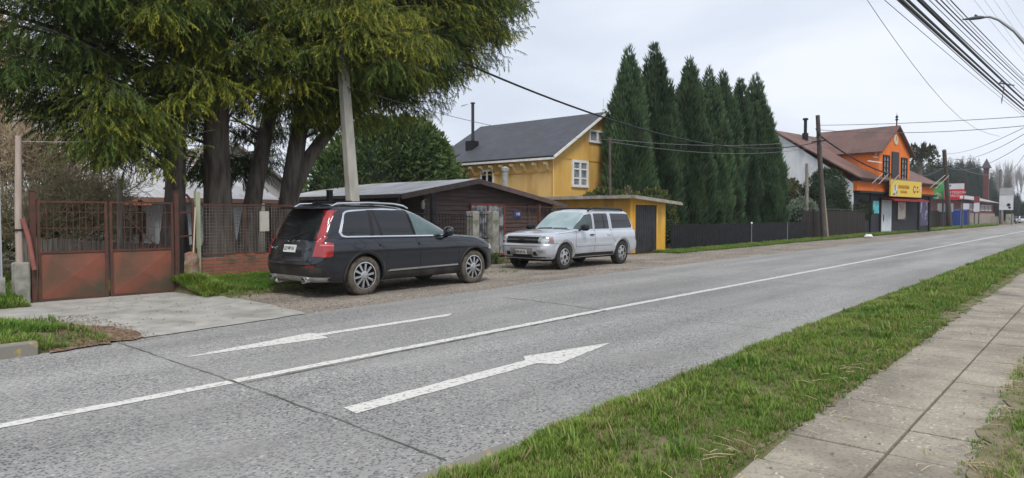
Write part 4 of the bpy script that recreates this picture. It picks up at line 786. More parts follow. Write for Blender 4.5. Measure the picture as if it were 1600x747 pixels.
def in_ell(c, r, n, rr, shell_=.55):
    u = rr.normal(size=(n, 3)); u /= np.linalg.norm(u, axis=1, keepdims=True); q = rr.uniform(shell_**3, 1, n)**(1/3)
    return np.array(c)+u*q[:, None]*np.array(r)
def lower(x):                                          # how low the sprays hang along the street side
    return float(np.interp(x, [2.5, 3.6, 4.6, 5.4, 6.2, 7.0, 8.4, 9.2, 10.2, 11.2, 12.2, 13.2, 14.2, 15.2, 16.2, 17.5, 19], [4.0, 3.2, 2.6, 2.05, 3.4, 3.9, 4.1, 3.9, 3.5, 3.6, 3.9, 4.1, 4.5, 5.2, 5.9, 7.1, 8.6]))
rr = np.random.default_rng(3)
ellip = [((10.1, 13.6, 6.0), (1.7, .9, 1.6), 34), ((4.9, 15.3, 3.6), (.95, 1.1, 1.2), 26), ((5.6, 15.6, 5.6), (2.0, 2.1, 3.0), 60), ((3.6, 16.2, 6.3), (2.0, 2.0, 2.9), 92), ((7.6, 15.2, 6.4), (1.9, 2.0, 3.0), 72), ((9.3, 15.0, 6.2), (1.8, 1.9, 2.9), 70), ((11.3, 15.4, 6.8), (1.9, 2.2, 3.3), 64),
         ((13.3, 15.2, 7.7), (1.7, 1.8, 3.0), 84), ((15.2, 15.2, 8.6), (1.6, 1.6, 2.6), 80), ((16.6, 15.2, 9.8), (1.4, 1.5, 2.2), 54), ((8.6, 19.0, 3.7), (2.6, 1.0, 1.6), 46), ((8.5, 17.8, 8.0), (3.4, 2.2, 3.6), 50), ((9, 16.5, 11.5), (4.5, 3, 3.2), 60), ((13, 16, 11.6), (3, 2.2, 2.6), 34)]
B4 = [[], [], [], []]; trunks = [(6.85, 17.0, 0), (8.05, 16.8, 0), (8.85, 17.2, 0), (9.75, 16.8, 0)]
for c, r_, n in ellip:
    for p in in_ell(c, r_, n, rr):
        x, y, z = p
        if z < (2.3 if y > 18.1 else lower(x) if y > 14.5 else max(lower(x), 4.75))+.72 or y > 20.2: continue
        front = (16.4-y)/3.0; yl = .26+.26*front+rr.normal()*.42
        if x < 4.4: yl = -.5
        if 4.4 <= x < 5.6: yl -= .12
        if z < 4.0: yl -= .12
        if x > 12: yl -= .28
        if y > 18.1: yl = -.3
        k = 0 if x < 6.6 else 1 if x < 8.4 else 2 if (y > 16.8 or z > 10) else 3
        B4[k].append((x, y, z, yl, 1.15 if y < 16.3 else 1.0))
big_tree('golden_cypress', 'leftmost big cypress trunk behind the rusty gate, dark drooping boughs to the left', trunks[0], (1.3, -.2), .27, 12, B4[0], 'old cypresses behind the mesh fence', 1, [([(7.45, 17.6, -.1), (7.4, 17.6, 1.5), (7.1, 17.5, 3.4), (6.9, 17.4, 6)], [.24, .2, .17, .1])])
big_tree('golden_cypress', 'thickest cypress trunk behind the mesh fence, bearing the golden sprays over the gate', trunks[1], (.3, -.3), .38, 13, B4[1], 'old cypresses behind the mesh fence', 2)
big_tree('golden_cypress', 'big cypress trunk set furthest back between its neighbours, its crown rising above them', trunks[2], (2.9, .3), .26, 13.5, B4[2], 'old cypresses behind the mesh fence', 3)
big_tree('golden_cypress', 'rightmost big cypress by the dark car, its long boughs reaching right toward the yellow house', trunks[3], (1.3, -.5), .30, 13, B4[3], 'old cypresses behind the mesh fence', 4, [([(9.95, 16.8, 1.9), (10.5, 16.6, 3.2), (11.3, 16.4, 4.3), (12.6, 16.0, 5.9)], [.2, .19, .16, .08])])

# columnar cypresses by the black fence
def tuft_template():
    V, F, T = [], [], []
    for k in range(4):
        a = 2*math.pi*k/4+.3; sx = .30*math.cos(a); sy = .30*math.sin(a); k0 = len(V)
        w = .055; px, py = -math.sin(a)*w, math.cos(a)*w
        V += [(0, px, py), (0, -px, -py), (.62, sx*.8+px, sy*.8+py), (1., sx, sy), (.55, sx*.7-px, sy*.7-py)]
        F += [(k0, k0+1, k0+4), (k0, k0+4, k0+2), (k0+2, k0+4, k0+3)]; T += [0, 0, .6, 1, .6]
    return np.array(V), np.array(F), np.array(T)
TT = tuft_template()
def columnar_mesh(name, h, rad, seed, n=7600, ca0=(.020, .044, .023), ca1=(.046, .085, .044), cb0=(.055, .115, .055), cb1=(.15, .23, .105)):
    rr = np.random.default_rng(seed); z = h*(1-np.sqrt(rr.random(n)*.985)*.985); th = rr.uniform(0, 2*math.pi, n)
    t = z/h; prof = np.interp(t, [0, .06, .25, .5, .75, .9, 1], [.78, .94, 1, .92, .60, .28, .02])
    lob = 1+.15*np.sin(3*th+1.6*t*6+seed)+.13*np.sin(5*th-7*t+seed*2)+.10*np.sin(9*th+17*t)+.07*np.sin(31*t+seed*5)
    r = rad*prof*lob*rr.uniform(.80, 1.03, n)
    pos = np.stack([r*np.cos(th), r*np.sin(th), z], 1)
    d = np.stack([np.cos(th)*.42+rr.normal(size=n)*.15, np.sin(th)*.42+rr.normal(size=n)*.15, np.full(n, 1.)], 1)
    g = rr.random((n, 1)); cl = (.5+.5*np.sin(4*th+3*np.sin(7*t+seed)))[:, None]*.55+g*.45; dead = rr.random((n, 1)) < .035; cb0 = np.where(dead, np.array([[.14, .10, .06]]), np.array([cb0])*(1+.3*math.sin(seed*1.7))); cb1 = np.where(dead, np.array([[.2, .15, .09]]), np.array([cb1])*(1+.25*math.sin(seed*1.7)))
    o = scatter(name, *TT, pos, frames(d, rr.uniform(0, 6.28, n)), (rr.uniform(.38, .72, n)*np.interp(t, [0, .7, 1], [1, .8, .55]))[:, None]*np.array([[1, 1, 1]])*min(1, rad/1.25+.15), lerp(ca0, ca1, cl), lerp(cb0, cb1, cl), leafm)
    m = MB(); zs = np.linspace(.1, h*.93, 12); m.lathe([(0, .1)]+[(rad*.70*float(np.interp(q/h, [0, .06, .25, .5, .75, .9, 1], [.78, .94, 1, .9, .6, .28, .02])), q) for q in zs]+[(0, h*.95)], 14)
    return o, m
corem = mat('dark_core', (.012, .022, .014), (.022, .036, .022), sc=5, rough=1)  # solid dark core added inside crowns: closes gaps and paints their inner shade
def columnar(label, x, y, h, rad, seed, n=7600, group='columnar cypresses in a row', **k):
    o = thing('columnar_cypress', label, 'tree', (x, y, 0), rng.uniform(0, 6), group)
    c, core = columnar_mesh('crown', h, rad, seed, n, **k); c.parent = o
    core.build('dark_core', corem, o, True)
    m = MB(); m.tube([(0, 0, -.1), (0, 0, h*.9)], [.2, .03], 8); m.build('trunk', barkm, o, True)
CY = [(983, 68, 1.2, 'broad dark columnar cypress nearest the yellow house'), (1023, 63, 1.35, 'tall sharp cypress second from the yellow house'), (1078, 84, 1.5, 'broad cypress behind the middle of the black fence, left of the crowded pair'),
      (1108, 104, 1.35, 'cypress forming the left half of the crowded pair'), (1130, 108, 1.3, 'cypress forming the right half of the crowded pair'), (1157, 117, 1.3, 'narrow cypress just right of the crowded pair'), (1181, 112, 1.45, 'last full height cypress before the white gable wall'), (1201, 183, 1.2, 'short cypress in front of the last tall one')]
for i, (u, v, r_, lb) in enumerate(CY):
    p = at(u, v, 18.6 if i < 7 else 17.6); columnar(lb, p.x, p.y, p.z-.15, r_*.86*(1+.12*math.sin(i*2.3)), 20+i, 8200)

# leafy shrubs: clumps of leaf-shaped faces
def leaf_template(fold=.12):
    V = [(0, 0, 0), (.45, .20, fold), (1, 0, 0), (.45, -.20, fold)]
    return np.array(V, float), np.array([(0, 2, 1), (0, 3, 2)]), np.array([0., .5, 1, .5])
LT = leaf_template()
def shrub(name, label, base, ells, n, size, ca0, ca1, cb0, cb1, cat='shrub', group=None, stemr=.05, seed=5, upw=.35, core=True, coresc=.8):
    rr = np.random.default_rng(seed); o = thing(name, label, cat, base, 0, group); P, D = [], []
    vol = sum(r[0]*r[1]+r[0]*r[2] for c, r in ells)
    cm = MB(); st = MB()
    for c, r in ells:
        k = int(n*(r[0]*r[1]+r[0]*r[2])/vol); u = rr.normal(size=(k, 3)); u /= np.linalg.norm(u, axis=1, keepdims=True); u[:, 2] = np.where(u[:, 2] < -.75, -u[:, 2], u[:, 2])
        nf = max(14, int(k/55)); cc = rr.normal(size=(nf, 3)); cc /= np.linalg.norm(cc, axis=1, keepdims=True); near = np.argmax(u @ cc.T, axis=1); dist = 1-np.max(u @ cc.T, axis=1)
        q = (1.04-dist*3.0)*rr.uniform(.84, 1.03, k); P.append(np.array(c)+u*q[:, None]*np.array(r)); D.append(u+rr.normal(size=(k, 3))*.55+np.array([0, 0, upw]))
        if core: b = MB(); b.lathe([(0, -r[2]*coresc)]+[(r[0]*coresc*math.cos(a), r[2]*coresc*math.sin(a)) for a in np.linspace(-1.3, 1.3, 9)]+[(0, r[2]*coresc)], 14); b.v = [(x+c[0], y*r[1]/r[0]+c[1], z+c[2]) for x, y, z in b.v]; cm.add(b.v, b.f)
        st.tube([(c[0]*.2, c[1]*.2, 0), (c[0]*.7, c[1]*.7, c[2]*.6), c], [stemr, stemr*.7, stemr*.3], 6)
    P, D = np.concatenate(P), np.concatenate(D); P[:, 2] = np.abs(P[:, 2])
    k = len(P); g = rr.random((k, 1))
    scatter('leaves', *LT, P, frames(D, rr.uniform(0, 6.28, k)), (size*rr.uniform(.6, 1.25, k))[:, None]*np.array([[1, 1, 1]]), lerp(ca0, ca1, g), lerp(cb0, cb1, rr.random((k, 1))), leafm, o)
    if core: cm.build('dark_core', corem, o, True)
    st.build('stem', barkm, o, True); return o
G1 = ((.030, .060, .016), (.06, .10, .028), (.06, .11, .03), (.19, .26, .09))
shrub('laurel_tree', 'large round glossy laurel tree behind the plank cabin roof', (20.9, 26, 0), [((0, 0, 3.2), (3.5, 2.8, 3.0)), ((-2.4, .2, 2.4), (2.2, 2, 2.2)), ((2.6, 0, 2.2), (2.3, 2, 2.4)), ((.2, -1, 4.2), (2.2, 1.8, 1.9))], 18000, .33, *G1, cat='tree', stemr=.15)
shrub('climbing_shrub', 'yellow green climber spilling over the shed roof below the white window', (27.0, 17.6, 0), [((0, 0, 2.2), (1.0, .8, .75)), ((-.9, .3, 2.0), (.8, .8, .6)), ((.5, 0, 1.2), (1, .8, 1.2))], 3200, .20, (.03, .05, .015), (.06, .085, .02), (.09, .12, .03), (.20, .21, .07))
shrub('climbing_shrub', 'yellow green climber on the right end of the shed roof', (30.3, 17.0, 0), [((0, 0, 2.0), (1.0, .9, .9)), ((-.9, 0, 2.1), (.9, .8, .6)), ((.5, 0, 1.1), (.9, .9, 1.1)), ((-1.6, .3, 2.2), (.6, .6, .5))], 3800, .20, (.03, .05, .015), (.06, .085, .02), (.09, .12, .03), (.20, .21, .07), seed=8)
shrub('twiggy_shrub', 'brownish twiggy shrub behind the thin post over the shed roof', (29.2, 17.9, 0), [((0, 0, 2.2), (.5, .5, .9))], 900, .16, (.10, .09, .05), (.16, .13, .08), (.2, .18, .1), (.28, .24, .15), seed=9, core=False)
shrub('flowering_shrub', 'pale flecked shrub at the right end of the black fence', (53.4, 17.4, 0), [((0, 0, 1.4), (1.9, 1.3, 1.35)), ((.6, .2, 2.0), (1.2, 1, 1.0))], 3000, .26, (.06, .10, .06), (.10, .15, .09), (.12, .17, .11), (.42, .46, .34), seed=11, coresc=.7)
shrub('rounded_shrub', 'olive brown shrub in front of the white gable wall', (57.5, 20.5, 0), [((0, 0, 2.4), (3.4, 2, 2.3)), ((-1.4, 0, 3.1), (1.8, 1.5, 1.5))], 5200, .32, (.035, .05, .015), (.08, .085, .03), (.07, .09, .03), (.17, .15, .06), seed=12)
shrub('clipped_hedge', 'dense dark clipped shrub behind the brown board fence', (57.9, 17.0, 0), [((0, 0, 3.4), (2.3, 1.6, 1.9)), ((-.3, 0, 1.9), (2.6, 1.7, 1.9))], 9000, .20, (.012, .026, .010), (.025, .045, .014), (.025, .05, .016), (.05, .085, .025), seed=13)
shrub('clipped_hedge', 'low dark shrub leaning over the fence beside the shop', (63.6, 16.2, 0), [((0, 0, 2.0), (2.4, 1.1, 1.1)), ((-2, .3, 1.6), (2, 1, 1.2))], 5000, .20, (.014, .026, .010), (.03, .045, .016), (.03, .05, .018), (.065, .08, .03), seed=14)
shrub('weed_clump', 'leafy weeds at the foot of the concrete gateposts', (17.6, 15.2, 0), [((0, 0, .2), (.4, .25, .3)), ((-.9, .1, .12), (.3, .2, .2))], 700, .10, (.04, .08, .015), (.07, .12, .03), (.08, .14, .03), (.16, .22, .06), seed=15, core=False, stemr=.01)
shrub('garden_shrub', 'dark evergreen shrub left of the white boarded house', (5.9, 20.6, 0), [((0, 0, .9), (.8, .8, .8)), ((-1.1, .3, .8), (.9, .8, .7))], 2400, .13, (.04, .06, .02), (.07, .09, .03), (.08, .11, .035), (.17, .18, .07), seed=16, core=False)
shrub('bank_shrub', 'dark undergrowth beneath the columnar cypresses behind the black fence', (38, 17.0, 0), [((-8, 0, .5), (3, .6, .6)), ((-2, 0, .5), (4, .6, .6)), ((5, 0, .5), (4, .6, .6)), ((11, 0, .5), (3, .6, .6))], 3500, .2, (.012, .022, .010), (.02, .035, .014), (.02, .04, .016), (.05, .06, .03), seed=17)

# bare and willow-like trees at the left
def branching(m, p, d, l, r, depth, rr, spread=.5, lift=.12, kids=3):
    d = d.normalized(); q = [p]
    for k in range(3):
        d = (d+Vector(rr.normal(size=3))*.12+Vector((0, 0, lift*.3))).normalized(); q.append(q[-1]+d*l/3)
    m.tube(q, [max(.0055, r*k_) for k_ in (1, .85, .7, .55)], 3 if depth < 2 else 5, False)
    if depth <= 0: return
    for k in range(kids):
        t = rr.uniform(.35, 1); b = q[min(3, int(t*3)+1)]; dd = (d+Vector(rr.normal(size=3))*spread+Vector((0, 0, lift))).normalized()
        branching(m, b, dd, l*rr.uniform(.55, .8), r*.55, depth-1, rr, spread, lift, kids)
def bare(name, label, base, trunks_, l, r, depth, seed, m_, spread=.6, lift=.1, kids=4, group=None, cat='shrub'):
    rr = np.random.default_rng(seed); o = thing(name, label, cat, base, 0, group); m = MB()
    for k in range(trunks_): branching(m, Vector((rr.normal()*.25*(trunks_ > 1), rr.normal()*.25*(trunks_ > 1), -.05)), Vector((rr.normal()*.4*(trunks_ > 1), rr.normal()*.4*(trunks_ > 1), 1)), l, r, depth, rr, spread, lift, kids)
    m.build('branches', m_, o); return o
twigm = mat('twig_brown', (.32, .25, .17), (.46, .37, .26), sc=3, rough=.9)
olivem = mat('twig_olive', (.25, .22, .13), (.38, .33, .21), sc=3, rough=.9)
bare('bare_shrub', 'tangled bare olive twigged shrub filling the yard behind the left gate leaf', (5.3, 20.4, 0), 7, 1.5, .05, 5, 31, olivem, .75, .06, 4)
bare('bare_shrub', 'tall bare reddish twigged shrub behind the wooden pole', (5.0, 22.6, 0), 9, 1.9, .06, 5, 32, twigm, .6, .14, 4)
bare('bare_shrub', 'small bare reddish shrub in front of the carport, right of the tall one', (6.2, 22.0, 0), 4, 1.1, .05, 5, 33, twigm, .6, .1, 4)
wil = thing('weeping_willow', 'leafless golden weeping willow at the far left edge', 'tree', (3.2, 25, 0)); m = MB(); m.tube([(0, 0, -.1), (.2, 0, 3), (.1, 0, 6)], [.3, .22, .1], 8); m.build('trunk', barkm, wil, True); m = MB(); rr = np.random.default_rng(5)
for k in range(850):
    a = rr.uniform(0, 6.28); r1 = 3.0*math.sqrt(rr.random()); x, y = r1*math.cos(a), r1*math.sin(a); z0 = 8.2-.35*r1+rr.normal()*.6; l = rr.uniform(2.5, 5.5)
    m.tube([(x*.75, y*.75, z0), (x, y, z0-.3*l), (x*1.06+rr.normal()*.1, y*1.06, z0-l)], [.018, .014, .006], 3, False)
m.build('hanging_twigs', mat('willow_twig', (.36, .24, .10), (.46, .33, .16), sc=3, rough=.8), wil)
shrub('gorse_bush', 'yellow flowering gorse above the grey sheet fence at the left edge', (2.6, 19.5, 0), [((0, 0, 2.2), (1.0, .8, 1.6)), ((.2, 0, 1.2), (1.2, .8, 1.2))], 2600, .10, (.09, .09, .02), (.14, .12, .03), (.35, .24, .03), (.55, .38, .04), seed=18, core=False)
far = mat('hill_wood', (.060, .062, .055), (.115, .108, .098), sc=1.5, rough=1, bump=1.5, bsc=.3)

# far conifer wood beyond the shop
def far_conifer(seed, h, rad, n=2300):
    rr = np.random.default_rng(seed); t = 1-np.sqrt(rr.random(n)); z = h*(.04+.96*t); th = rr.uniform(0, 6.28, n)
    r = rad*(1-t)**.8*rr.uniform(.35, 1.08, n)*(1+.25*np.sin(5*th+11*t)); pos = np.stack([r*np.cos(th), r*np.sin(th), z], 1)
    d = np.stack([np.cos(th), np.sin(th), rr.uniform(-.5, .35, n)], 1); g = rr.random((n, 1))
    o = scatter('crown', *TT, pos, frames(d, rr.uniform(0, 6, n)), (rr.uniform(.09, .17, n)*h*.55*(1.05-.75*t))[:, None]*np.ones((1, 3)), lerp((.016, .026, .018), (.028, .042, .026), g), lerp((.025, .045, .028), (.055, .075, .045), g), leafm)
    return o
protos = []
for s, (h, rad) in enumerate(((25, 5.2), (27, 4.6), (22, 5.4))):
    o = thing('far_conifer', 'dark conifer standing in the far wood beyond the red building', 'tree', (0, 0, 0), 0, 'conifers of the far wood')
    c = far_conifer(60+s, h, rad); c.parent = o; m = MB(); m.lathe([(0, h*.06), (rad*.5, h*.07), (rad*.42, h*.35), (rad*.2, h*.7), (0, h*.93)], 12); m.build('dark_core', corem, o, True); m = MB(); m.tube([(0, 0, -.2), (0, 0, h*.95)], [.45, .05], 6); m.build('trunk', barkm, o); protos.append(o)
rr = np.random.default_rng(77); spots = []
for i in range(104):
    if i < 66: u = rr.uniform(1420, 1515); Yd = rr.uniform(34, 52); top = 241+rr.uniform(0, 26)-5*math.sin((u-1424)/18)
    elif i < 88: u = rr.uniform(1500, 1540); Yd = rr.uniform(33, 44); top = rr.uniform(240, 268)
    else: u = rr.uniform(1536, 1556); Yd = rr.uniform(38, 46); top = rr.uniform(262, 300)
    p = at(u, top, Yd)
    if p.x > 620: continue
    spots.append((p.x, p.y, p.z))
for i, (x, y, z) in enumerate(spots):
    src = protos[i % 3]; o = src if i < 3 else copy_tree(src); hh = (25, 27, 22)[i % 3]; k = z/hh; w_ = k*rr.uniform(.9, 1.15)*(.75 if x < 350 else .9)
    o.location = (x, y, 0); o.scale = (w_, w_, k); o.rotation_euler = (0, 0, rr.uniform(0, 6))
# bare poplars far along the road
pm_ = mat('far_twigs', (.20, .185, .18), (.27, .25, .24), sc=.3, rough=1)
pp = bare('bare_poplar', 'tall leafless poplar far along the road at the right edge', (0, 0, 0), 1, 12, .28, 4, 41, pm_, .22, .8, 5, 'leafless poplars at the end of the road', 'tree')
for i in range(9):
    u = rr.uniform(1556, 1640); Yd = rr.uniform(24, 50); p = at(u, 262+rr.uniform(-4, 22), Yd)
    o = pp if i == 0 else copy_tree(pp); o.location = (min(p.x, 900), p.y, 0); k = p.z/26*rr.uniform(.9, 1.1); o.scale = (k, k, k); o.rotation_euler = (0, 0, rr.uniform(0, 6))
dk = protos[1]
for i, (u, v, yd) in enumerate(((1578, 284, 36), (1556, 296, 26), (1566, 304, 24), (1590, 298, 28), (1572, 314, 20), (1600, 312, 18), (1585, 318, 20), (1612, 300, 24), (1630, 310, 18))):
    p = at(u, v, yd); o = copy_tree(dk); o['label'] = 'distant dark conifer among the bare poplars down the road'; o['group'] = 'distant conifers down the road'; k = p.z/27; o.scale = (k*1.3, k*1.3, k); o.location = (p.x, p.y, 0)
# low wooded rise closing the end of the road
hl = MB(); hp = [(x, 60+18*math.sin(x*.013)+rr.normal()*3) for x in np.linspace(0, 1100, 60)]
vs = []
for i, x in enumerate(np.linspace(500, 1500, 70)):
    for q, y in enumerate(np.linspace(-500, 700, 60)):
        vs.append((900+.5*(x-500), y, (x-500)*.022+3.5*math.sin(y*.02+i)*min(1, i/12)+2.0*rr.random()*min(1, i/6)-1))
hl.add([(x, y, min(z, 44)) for x, y, z in vs], [(i*60+q, i*60+q+1, (i+1)*60+q+1, (i+1)*60+q) for i in range(69) for q in range(59)]); hl.build('hill', far, smooth=True)['kind'] = 'structure'
# palm beside the shop
pl = thing('palm_tree', 'dark palm tree showing above the shop roof on its right', 'tree', tuple(at(1436, 330, 24).xy)+(0,)); zt = at(1436, 238, 24).z
m = MB(); m.tube([(0, 0, -.1), (.1, 0, zt)], [.45, .36], 10); m.build('trunk', barkm, pl, True)
rr = np.random.default_rng(9); V = MB()
n = 70; th = rr.uniform(0, 6.28, n); el = rr.uniform(-.9, 1.1, n); P, D = [], []
for k in range(n):
    d0 = Vector((math.cos(th[k])*math.cos(el[k]), math.sin(th[k])*math.cos(el[k]), math.sin(el[k])))
    for q in range(9): P.append(Vector((.1, 0, zt))+d0*(.5+q*.26)+Vector((0, 0, -.02*q*q))); D.append(d0+Vector(rr.normal(size=3))*.55)
P = np.array([list(p) for p in P]); D = np.array([list(p) for p in D]); g = rr.random((len(P), 1))
scatter('fronds', *LT, P, frames(D, rr.uniform(0, 6, len(P))), np.full((len(P), 1), 1.0)*np.array([[1, .55, 1]]), lerp((.02, .035, .015), (.05, .06, .02), g), lerp((.03, .05, .02), (.10, .10, .04), g), leafm, pl)

# ------------------------------------------------------------ grass
def blade_tuft(nb=7, seed=1):
    rr = np.random.default_rng(seed); V, F, T = [], [], []
    for b in range(nb):
        a = rr.uniform(0, 6.28); h = rr.uniform(.55, 1.05); ln = rr.uniform(.15, .75); x0, y0 = rr.normal(size=2)*.22; w = .055
        dx, dy = math.cos(a), math.sin(a); px, py = -dy*w, dx*w; k = len(V)
        V += [(x0-px, y0-py, 0), (x0+px, y0+py, 0), (x0+dx*ln*.35+px*.7, y0+dy*ln*.35+py*.7, h*.6), (x0+dx*ln*.35-px*.7, y0+dy*ln*.35-py*.7, h*.6), (x0+dx*ln, y0+dy*ln, h)]
        F += [(k, k+1, k+2), (k, k+2, k+3), (k+3, k+2, k+4)]; T += [0, 0, .6, .6, 1]
    return np.array(V), np.array(F), np.array(T)
BT = blade_tuft()
def vnoise(x, y, s, seed=0):
    return (np.sin(x*s+1.3*np.sin(y*s*.7+seed)+seed)+np.sin(y*s*1.3+1.7*np.sin(x*s*.6+seed*2))+np.sin((x+y)*s*.53+seed*3)*.8+np.sin(x*s*2.7-y*s*2.1+seed)*.5)/3.3*.5+.5
def grass(name, label, n, xy, zf, h, seed, dry=.12, thin=None):
    rr = np.random.default_rng(seed); x, y = xy(rr, n); keep = np.ones(len(x), bool)
    if thin is not None: keep = rr.random(len(x)) < thin(x, y)
    x, y = x[keep], y[keep]; n = len(x); z = zf(x, y); nz_ = vnoise(x, y, 2.3, seed); n2 = vnoise(x, y, 6.1, seed+3)
    s = h(x, y)*rr.uniform(.55, 1.25, n)*(.65+.75*n2)
    ang = rr.uniform(0, 6.28, n); c, s_ = np.cos(ang), np.sin(ang); tl = rr.normal(size=(n, 2))*.18
    rot = np.zeros((n, 3, 3)); rot[:, 0, 0] = c; rot[:, 0, 1] = -s_; rot[:, 1, 0] = s_; rot[:, 1, 1] = c; rot[:, 2, 2] = 1; rot[:, 0, 2] = tl[:, 0]; rot[:, 1, 2] = tl[:, 1]
    g = rr.random((n, 1)); hue = np.clip((nz_[:, None]-.5)*1.5+.45+rr.normal(size=(n, 1))*.2, 0, 1)
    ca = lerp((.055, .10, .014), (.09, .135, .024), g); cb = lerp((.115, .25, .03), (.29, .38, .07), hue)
    dr = (rr.random((n, 1)) < dry*(.3+1.6*vnoise(x, y, 3.7, seed+9)[:, None]**2)); cb = np.where(dr, lerp((.27, .22, .10), (.40, .32, .16), g), cb); ca = np.where(dr, np.array([[.14, .11, .05]]), ca)
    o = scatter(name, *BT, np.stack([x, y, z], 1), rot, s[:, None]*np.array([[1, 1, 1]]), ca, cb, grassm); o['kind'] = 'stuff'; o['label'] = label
    return o
def verge_xy(rr, n):
    t = rr.random(n); x = 1.2+70*t**2.1; e = np.interp(x, [0, 3.3, 3.8, 9, 30, 80], [2.87, 2.87, 3.0, 3.13, 3.22, 3.08]); f = rr.beta(1, 1, n); lo = 1.75-.15*vnoise(x, np.zeros(n), 5.1, 4)-.08*vnoise(x, np.zeros(n), 17, 4)
    return x, lo+(e+.02-lo)*f
def verge_z(x, y): return np.interp(y, [1.6, 1.95, 2.3, 2.75, 2.95, 3.2], [.01, .055, .08, .07, .045, .02])
grass('grass', 'short rough green grass on the verge between road and pavement', 66000, verge_xy, verge_z, lambda x, y: (.043+.018*(y > 2.7)+.03*vnoise(x, y, 9, 2)**3)*np.interp(x, [0, 10, 30, 70], [.85, 1.05, 1.6, 2.4])*np.where(y < 1.9, .6, 1), 21, .20, lambda x, y: np.where(y < 1.9, .8, 1)*(.55+.55*(vnoise(x, y, 4.3, 7) > .30)))
grass('grass', 'green grass along the near side of the pavement', 15000, lambda rr, n: (3.2+40*rr.random(n)**2.0, .66-1.6*rr.random(n)**1.2), lambda x, y: np.full(len(x), .015), lambda x, y: np.interp(x, [0, 10, 40], [.06, .085, .14])*np.where(y > .5, .7, 1), 22, .22)
grass('grass', 'lush grass patch beside the kerb block at the left', 11000, lambda rr, n: (3.2-3.6*rr.random(n), 9.35+3.0*rr.random(n)), lambda x, y: np.interp(y, [9.3, 9.5, 10.4, 11.6, 12.4], [.0, .09, .12, .1, .0])*np.interp(x, [2.3, 3.2], [1, .1]), lambda x, y: .07+.05*vnoise(x, y, 5, 3)**2, 23, .08, lambda x, y: np.where(x < 2.55+.5*np.sin(y*3), 1, .10))
grass('grass', 'long green grass on the bank below the low brick wall', 15000, lambda rr, n: (6.0+3.6*rr.random(n), 13.1+1.65*rr.random(n)**.8), lambda x, y: np.interp(y, [13, 13.3, 13.9, 14.4, 15.2], [-.02, .05, .14, .24, .27]), lambda x, y: .055+.05*vnoise(x, y, 4, 3)**2+.09*np.exp(-((x-6.35)/.22)**2), 24, .06, lambda x, y: np.where(y > 13.25+(x-6)*.13+.15*np.sin(x*5), 1, .10))
grass('grass', 'grass at the foot of the grey sheet fence', 2500, lambda rr, n: (3.35-4*rr.random(n), 14.1+.75*rr.random(n)), lambda x, y: np.interp(y, [14.0, 14.2, 14.9], [-.03, .05, .15]), lambda x, y: np.full(len(x), .12), 25, .05)
def strip_xy(rr, n):
    x = np.concatenate([26.5+36*rr.random(n//2)**1.3, 62+75*rr.random(n-n//2)]); return x, 13.55+.35*vnoise(x, x*0, .4, 2)+1.2*rr.random(n)**.8+np.where(x > 62, -(x-62)*.005, 0)
grass('grass', 'grass strip along the foot of the black fence and shop', 13000, strip_xy, lambda x, y: np.full(len(x), -.02), lambda x, y: np.interp(x, [26, 50, 130], [.12, .18, .34]), 26, .10)
grass('grass', 'scattered weeds on the gravel shoulder', 1300, lambda rr, n: (6.3+14*rr.random(n)**1.4, 12.6+2.4*rr.random(n)), lambda x, y: np.full(len(x), -.015), lambda x, y: np.full(len(x), .06), 27, .25, lambda x, y: (vnoise(x, y, 3.1, 2) > .62)*1.)
grass('grass', 'patchy yard grass behind the gate', 9000, lambda rr, n: (3.6+9*rr.random(n), 15.3+7*rr.random(n)), lambda x, y: np.full(len(x), -.03), lambda x, y: np.full(len(x), .16), 28, .1)
grass('grass', 'thin short grass creeping over the soil at the pavement edge', 9000, lambda rr, n: (2.4+9*rr.random(n)**1.3, 1.66+.5*rr.random(n)), lambda x, y: np.full(len(x), .045), lambda x, y: np.interp(x, [2, 10], [.036, .055]), 32, .25, lambda x, y: .35+.65*(y > 1.70+.10*vnoise(x, y*0, 5, 3)))
grass('grass', 'taller dark tufts scattered over the verge', 2600, lambda rr, n: (1.5+40*rr.random(n)**1.7, 1.85+1.12*rr.random(n)), verge_z, lambda x, y: np.interp(x, [0, 10, 40], [.085, .12, .2]), 31, .10, lambda x, y: np.where(x < 3.7, y < 2.8, 1)*(vnoise(x, y, 7.7, 5) > .52))
# fallen leaves: on the litter patch, the driveway, the verge and the shoulder
rr = np.random.default_rng(91); Q = []
for n, x0, x1, y0, y1, zz in ((1500, 2.3, 3.7, 9.2, 12.3, .022), (160, 3.6, 6.3, 9.9, 14.5, .018), (260, 3, 14, .6, 3.0, .07), (420, 6.0, 10.5, 11.6, 13.6, -.006), (200, 6, 30, 9.9, 13.5, -.006)):
    Q.append(np.stack([rr.uniform(x0, x1, n), rr.uniform(y0, y1, n), np.full(n, zz)+rr.uniform(0, .006, n)], 1))
Q = np.concatenate(Q); n = len(Q); keep = ~((Q[:, 1] > .62) & (Q[:, 1] < 1.7) & (rr.random(n) < .6)); Q = Q[keep]; n = len(Q); Q[(Q[:, 1] < 1.72), 2] = .042
fl_ = scatter('fallen_leaves', *LT, Q, frames(np.stack([rr.normal(size=n), rr.normal(size=n), rr.normal(size=n)*.15], 1), rr.normal(size=n)*.3), rr.uniform(.02, .05, n)[:, None]*np.ones((1, 3)), lerp((.10, .05, .025), (.22, .12, .06), rr.random((n, 1))), lerp((.14, .07, .03), (.30, .19, .09), rr.random((n, 1))), leafm); fl_['kind'] = 'stuff'; fl_['label'] = 'brown fallen leaves scattered over the ground'
